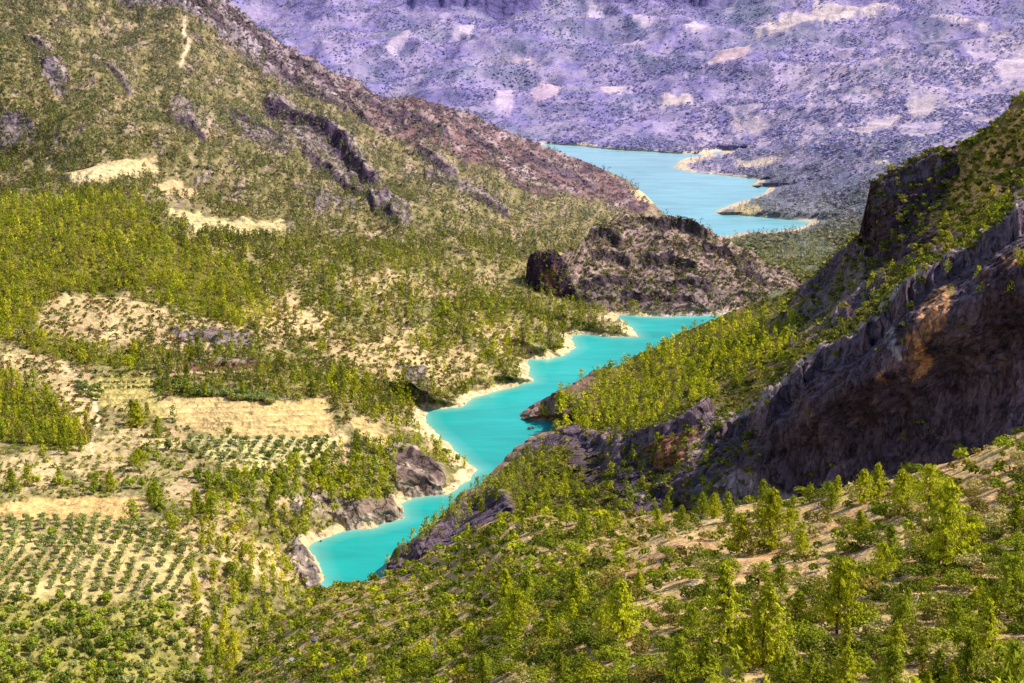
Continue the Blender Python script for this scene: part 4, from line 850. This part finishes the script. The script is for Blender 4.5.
# ================================================================== labels
ORD = ['first', 'second', 'third', 'fourth', 'fifth', 'sixth', 'seventh', 'eighth', 'ninth', 'tenth', 'eleventh', 'twelfth', 'thirteenth', 'fourteenth', 'fifteenth', 'sixteenth', 'seventeenth', 'eighteenth', 'nineteenth', 'twentieth']
LM = {'near': [(1000,480,'below the foot of the shaded cliff'),(960,560,'beside the big pine near the right edge'),(1000,640,'in the lower right corner of the slope'),(920,640,'low on the right of the near slope'),(885,560,'on the pink earth right of centre slope'),(830,520,'on the crest before the tall dark cliff'),
  (840,600,'around the tall pine on brown earth'),(800,660,'beside the pale rocks at the bottom'),(770,540,'just under the crest of the near slope'),(730,600,'on the bare patches of the near slope'),(740,670,'in the bottom clump of pines'),(690,540,'by the bare tan patch below the crest'),(660,600,'midway down the tan near slope'),
  (650,670,'by the pale outcrop at the bottom'),(600,540,'below the small orange cliff'),(590,600,'on the scrubby middle slope'),(580,660,'at the bottom middle of the slope'),(520,540,'above the dark rock over the river'),(510,600,'on the scrubby slope below the rock'),(500,660,'at the bottom left of centre'),(440,580,'over the end of the river'),(430,650,'by the bare silver tree'),(350,620,'under the river tail'),(330,670,'in the bottom gully')],
 'right': [(440,530,'on the wooded spur over the river'),(500,480,'on the upper part of the wooded spur'),(560,420,'beside the crag in the river'),(600,400,'on the wooded slope behind the crag'),(650,380,'high on the wooded slope over the river'),(720,350,'near the top of the wooded slope'),(760,400,'above the cliff shoulder'),(680,430,'over the orange cliff'),(570,480,'in the hollow left of the orange cliff'),(850,320,'on the ledge above the shaded cliff'),(900,250,'on the green strip under the upper crag'),(950,200,'beside the dark upper crag'),(1000,150,'high on the orange ridge'),(1000,220,'over the lip of the shaded cliff'),(900,420,'on the face of the shaded cliff')],
 'left': [(30,260,'in the yellow-green wood on the left'),(100,280,'in the middle of the yellow-green wood'),(200,300,'at the edge of the yellow-green wood'),(40,420,'in the wood by the dirt track'),(130,430,'on the strip above the terraces'),(20,490,'beside the ploughed field'),(100,490,'on the edge of the ploughed field'),(150,515,'at the end of the ploughed field'),(210,520,'between the orchard and the river woods'),(230,485,'in the tree belt below the terraces'),(300,490,'in the belt left of the river rocks'),(360,480,'in the dark grove by the river'),(370,430,'beside the grassy clearing'),(440,450,'on the point above the river'),(420,410,'on the bank above the river bend'),(300,545,'above the river tail rocks'),(260,600,'in the gully below the orchard'),(220,570,'right of the orchard'),(220,650,'at the bottom of the gully'),(150,620,'under the orchard corner'),(60,610,'under the orchard rows'),(30,660,'in the bottom left corner'),(110,660,'along the bottom left edge'),(180,660,'by the bare patch at bottom left'),(550,320,'on the pale peninsula'),(480,350,'on the slope above the pale shore'),(380,350,'on the open middle slope'),(250,400,'on the terraced field edge'),(280,350,'on the pink scrubby bank')],
 'knoll': [(600,260,'on the rocky knoll'),(720,270,'on the wooded side of the knoll')]}
USED = {}
def label_all(items, noun, sizes, tone):
    """items: dicts with px, py, sheet, h(px), tint; gives every one its own label"""
    G = {}
    for it in items:
        L = LM[it['sheet']]; j = min(range(len(L)), key=lambda k: (L[k][0] - it['px']) ** 2 + 1.6 * (L[k][1] - it['py']) ** 2)
        sz = sizes[0] if it['h'] > it['cut'][1] else sizes[1] if it['h'] > it['cut'][0] else sizes[2]
        t = tone(it['tint']); it['w'] = sz + ' ' + t
        G.setdefault((it['w'], L[j][2]), []).append(it)
    for (w, ph), its in G.items():
        n = len(its); per = 9
        its.sort(key=lambda i: i['py'])
        nb = max(1, math.ceil(n / per))
        for b in range(nb):
            sub = sorted(its[b * per:(b + 1) * per], key=lambda i: i['px'])
            lvl = '' if nb == 1 else (' top band' if b == 0 else ' lowest band' if b == nb - 1 else ' %s band down' % ORD[b])
            for k, it in enumerate(sub):
                if n == 1: lb = f'{w} {noun} {ph}'
                elif len(sub) == 1: lb = f'{w} {noun} {ph},{lvl}'
                else:
                    lb = f'{w} {noun} {ph}, {ORD[k]} from left' + (f',{lvl}' if lvl else '')
                it['label'] = ' '.join(lb.replace('  ', ' ').split()[:16])
def tone_of(t):
    r, g, b = t; lum = .3 * r + .6 * g + .1 * b
    if r / g > .86 and lum > .2: return 'yellow-green'
    return 'dark green' if lum < .13 else 'olive-green' if r / g > .82 else 'mid-green'
def place(root, it, hk):
    pos = it['raw'][2]; root.location = pos; root.rotation_euler = (0, 0, it['raw'][5])
def build_kind(kind, nm, noun, cat, group, cuts, mk_parts, sizes=('tall', 'mid-sized', 'small')):
    its = [dict(px=i[0], py=i[1], sheet=i[7], h=pxh(i), tint=i[4], raw=i, cut=cuts) for i in IND[kind]]
    label_all(its, noun, sizes, tone_of)
    for n_, it in enumerate(its): 
        i = it['raw']; h, wf = i[3], i[6]
        col = (*aerial(i[4], i[2][1]), 1)
        o = mk_parts(it, n_, h, wf, col)
        o.location = Vector(i[2]) - Vector((0, 0, .03 * h)); o.rotation_euler = (0, 0, i[5]); tag(o, it['label'], cat, group)
def tree_parts(nm, pick):
    def f(it, n_, h, wf, col):
        crown, trunk = pick(it, n_)
        r = bpy.data.objects.new(nm, None); COL.objects.link(r); r.empty_display_size = .5
        for part, me in (('trunk', trunk), ('crown', crown)):
            c = bpy.data.objects.new(part, me); COL.objects.link(c); c.parent = r; c.scale = (h * wf, h * wf, h) if part == 'crown' else (h, h, h); c.color = col
        return r
    return f
build_kind('pine', 'pine_tree', 'pine', 'pine tree', 'pines scattered over the slopes', (22, 45), tree_parts('pine_tree', lambda it, n: PINES[n % 6] if it['h'] > 24 else PINEM[n % 5]))
def shrub_part(it, n_, h, wf, col):
    o = link('shrub', SHRUBS[n_ % 7]); o.scale = (h * wf, h * wf, h); o.color = col; return o
build_kind('shrub', 'shrub', 'shrub', 'shrub', 'shrubs on the near slope', (11, 16), shrub_part, ('large', 'medium', 'small'))
build_kind('olive', 'olive_tree', 'olive tree', 'olive tree', 'olive trees in the orchards', (8, 11), tree_parts('olive_tree', lambda it, n: (OLIVEC[n % 4], OLIVET)), ('larger', 'medium', 'small'))
build_kind('tree', 'broadleaf_tree', 'broadleaf tree', 'tree', 'leafy trees in the valley floor', (14, 20), tree_parts('broadleaf_tree', lambda it, n: (TREEC[n % 4], TREET)))

# ================================================================== rocks
def rock_mesh(seed, n=3, mat=None):
    r = np.random.default_rng(seed); parts = []
    for k in range(n):
        nu, nv = 14, 9; V = []
        for j in range(nv + 1):
            th = math.pi * j / nv
            for i in range(nu): V.append((math.sin(th) * math.cos(2 * math.pi * i / nu), math.sin(th) * math.sin(2 * math.pi * i / nu), math.cos(th)))
        V = np.array(V); V *= (1 + .5 * ridged(V * 1.3 + seed * 3.1 + k, 4))[:, None] * .55
        V = np.round(V * 3.2) / 3.2 * .35 + V * .65
        V = V * np.array([1.0, .7, .5]) * r.uniform(.6, 1.1) + np.array([r.uniform(-.8, .8), r.uniform(-.5, .5), .1])
        T = []
        for j in range(nv):
            for i in range(nu):
                a, b = j * nu + i, j * nu + (i + 1) % nu; T += [[a, a + nu, b + nu], [a, b + nu, b]]
        parts.append((V, np.array(T)))
    return mk('rock_outcrop', join(parts), mat)
RM = [rock_mesh(i, 3 + i % 3, M_ROCKP if i % 3 else M_ROCKDK) for i in range(6)]
rocks_at = [(645,668,'pale limestone outcrop at the bottom by the pines',16,1),(632,676,'pale jagged rock low beside the outcrop',9,2),(553,552,'dark grey boulder among shrubs below the crest',11,0),(470,545,'pale rock on the scrubby crest above the river',9,4),(525,528,'whitish rock under the dark overhang',10,1),(790,655,'pale rock ledge under the tall pine',11,2),(800,640,'pale stone above the rock ledge',7,4),(885,600,'pale rock beside the small pine',8,5),(510,665,'pale flat rocks at the bottom of the scrub',12,1),(495,672,'pale low stone left of the flat rocks',8,2),
 (295,660,'grey rock at the foot of the gully',9,4),(288,655,'small pale rock above the gully rock',5,1),(318,640,'grey lump among gully shrubs',7,3),(700,520,'pale boulder at the crest beside the cliff foot',9,2),(735,510,'pale boulder on the crest by the cliff shadow',8,4),(920,600,'pale stone near the lone shrub',6,5),(755,625,'flat pale stone in the pine clump',7,1),(980,600,'dark boulder by the right edge',9,0),(395,665,'pale stone near the bare silver tree',6,2),(660,560,'pale stone on the tan patch',5,5)]
for x, y, lb, s, k in rocks_at:
    p = SHEETS['near'].sample(np.array([float(x)]), np.array([float(y)]))[0][0]; sz = s * p[1] / F * .9
    o = link('rock_outcrop', RM[k]); o.location = p - np.array([0, 0, sz * .12]); o.scale = (sz, sz, sz); o.rotation_euler = (0, 0, (x * 7) % 6); tag(o, lb, 'rock', 'rock outcrops on the near slope')
STONES = []
rr = random.Random(9)
for q in range(26):
    x, y = rr.uniform(430, 1015), rr.uniform(530, 680)
    if y < np.interp(x, *np.array(topE, float).T) + 8: continue
    STONES.append(dict(px=x, py=y, sheet='near', h=rr.uniform(3, 8), tint=(.4, .4, .4), cut=(4.5, 6.3), k=rr.choice([1, 2, 4, 5])))
label_all(STONES, 'stone', ('broad', 'middling', 'little'), lambda t: 'pale')
for it in STONES:
    p = SHEETS['near'].sample(np.array([it['px']]), np.array([it['py']]))[0][0]; sz = it['h'] * p[1] / F
    o = link('stone', RM[it['k']]); o.location = p - np.array([0, 0, sz * .15]); o.scale = (sz, sz * .8, sz * .7); o.rotation_euler = (0, 0, it['px'] % 6); tag(o, it['label'], 'stone', 'pale stones on the near slope')
# boulders in the water at the banks
for sh, x, y, lb, s in [('right',531,428,'round dark boulder off the crag tip',6),('right',524,419,'dark boulder at the very tip of the crag',4),('left',455,487,'pale boulder at the water below the river rocks',4),('left',322,541,'small boulder on the lower river bank',3),('left',465,404,'boulder on the pale upper bank',4),('left',447,407,'low boulder on the pale bank end',4)]:
    p = at(x, y, (H - .5) / tdep(y)); sz = s * p[1] / F * .9
    o = link('boulder', RM[0 if s > 4 else 3]); o.location = p; o.scale = (sz * .7, sz * .7, sz); tag(o, lb, 'boulder', 'boulders along the water')
# the bare silver tree low on the near slope
def dead_tree():
    r = np.random.default_rng(5); p = SHEETS['near'].sample(np.array([435.]), np.array([668.]))[0][0]; h = 42 * p[1] / F
    root = bpy.data.objects.new('dead_tree', None); COL.objects.link(root); root.location = p
    link('trunk', mk('trunk', tube([(0, 0, -.3), (.05, 0, h * .4), (-.05, .05, h * .75), (.02, 0, h)], [.16, .12, .08, .03], 6), M_DEAD), root)
    for i in range(14):
        z = h * (.35 + .045 * i); a = i * 2.4; L = h * .17 * (1.3 - z / h)
        link('branch', mk('branch', tube([(0, 0, z), (math.cos(a) * L * .6, math.sin(a) * L * .6, z + L * .3), (math.cos(a) * L, math.sin(a) * L, z + L * .8)], [.06, .04, .02], 4), M_DEAD), root)
    tag(root, 'bare silver-grey dead tree standing in the near scrub', 'dead tree')
dead_tree()

# ================================================================== light, world, camera
SUN_EL, AZ = math.radians(50), math.atan2(.98, .10)         # azimuth clockwise from +Y (the view direction)
sd = bpy.data.lights.new('sun', 'SUN'); sd.energy = 5.0; sd.angle = math.radians(.5); sd.color = (1, .95, .86)
so = bpy.data.objects.new('sun', sd); COL.objects.link(so)
vec = Vector((math.sin(AZ) * math.cos(SUN_EL), math.cos(AZ) * math.cos(SUN_EL), math.sin(SUN_EL)))
so.rotation_euler = vec.to_track_quat('Z', 'Y').to_euler(); so.location = vec * 3000
w = bpy.data.worlds.new('World'); SC.world = w; w.use_nodes = True; nt = w.node_tree
bg = nt.nodes['Background']; sky = nt.nodes.new('ShaderNodeTexSky'); sky.sky_type = 'NISHITA'; sky.sun_disc = False
sky.sun_elevation = SUN_EL; sky.sun_rotation = AZ; sky.altitude = 800
nt.links.new(sky.outputs[0], bg.inputs[0]); bg.inputs[1].default_value = .15
cd = bpy.data.cameras.new('camera'); cd.sensor_width = 36; cd.lens = F * 36 / 1024; cd.clip_end = 20000; cd.clip_start = 1
co = bpy.data.objects.new('camera', cd); COL.objects.link(co); co.location = (0, 0, H); co.rotation_euler = (math.pi / 2 - PITCH, 0, 0)
SC.camera = co
SC.view_settings.view_transform = 'Standard'; SC.view_settings.look = 'None'; SC.view_settings.exposure = 0
SC.cycles.max_bounces = 4; SC.cycles.diffuse_bounces = 2; SC.cycles.transmission_bounces = 2
SC.cycles.use_denoising = True
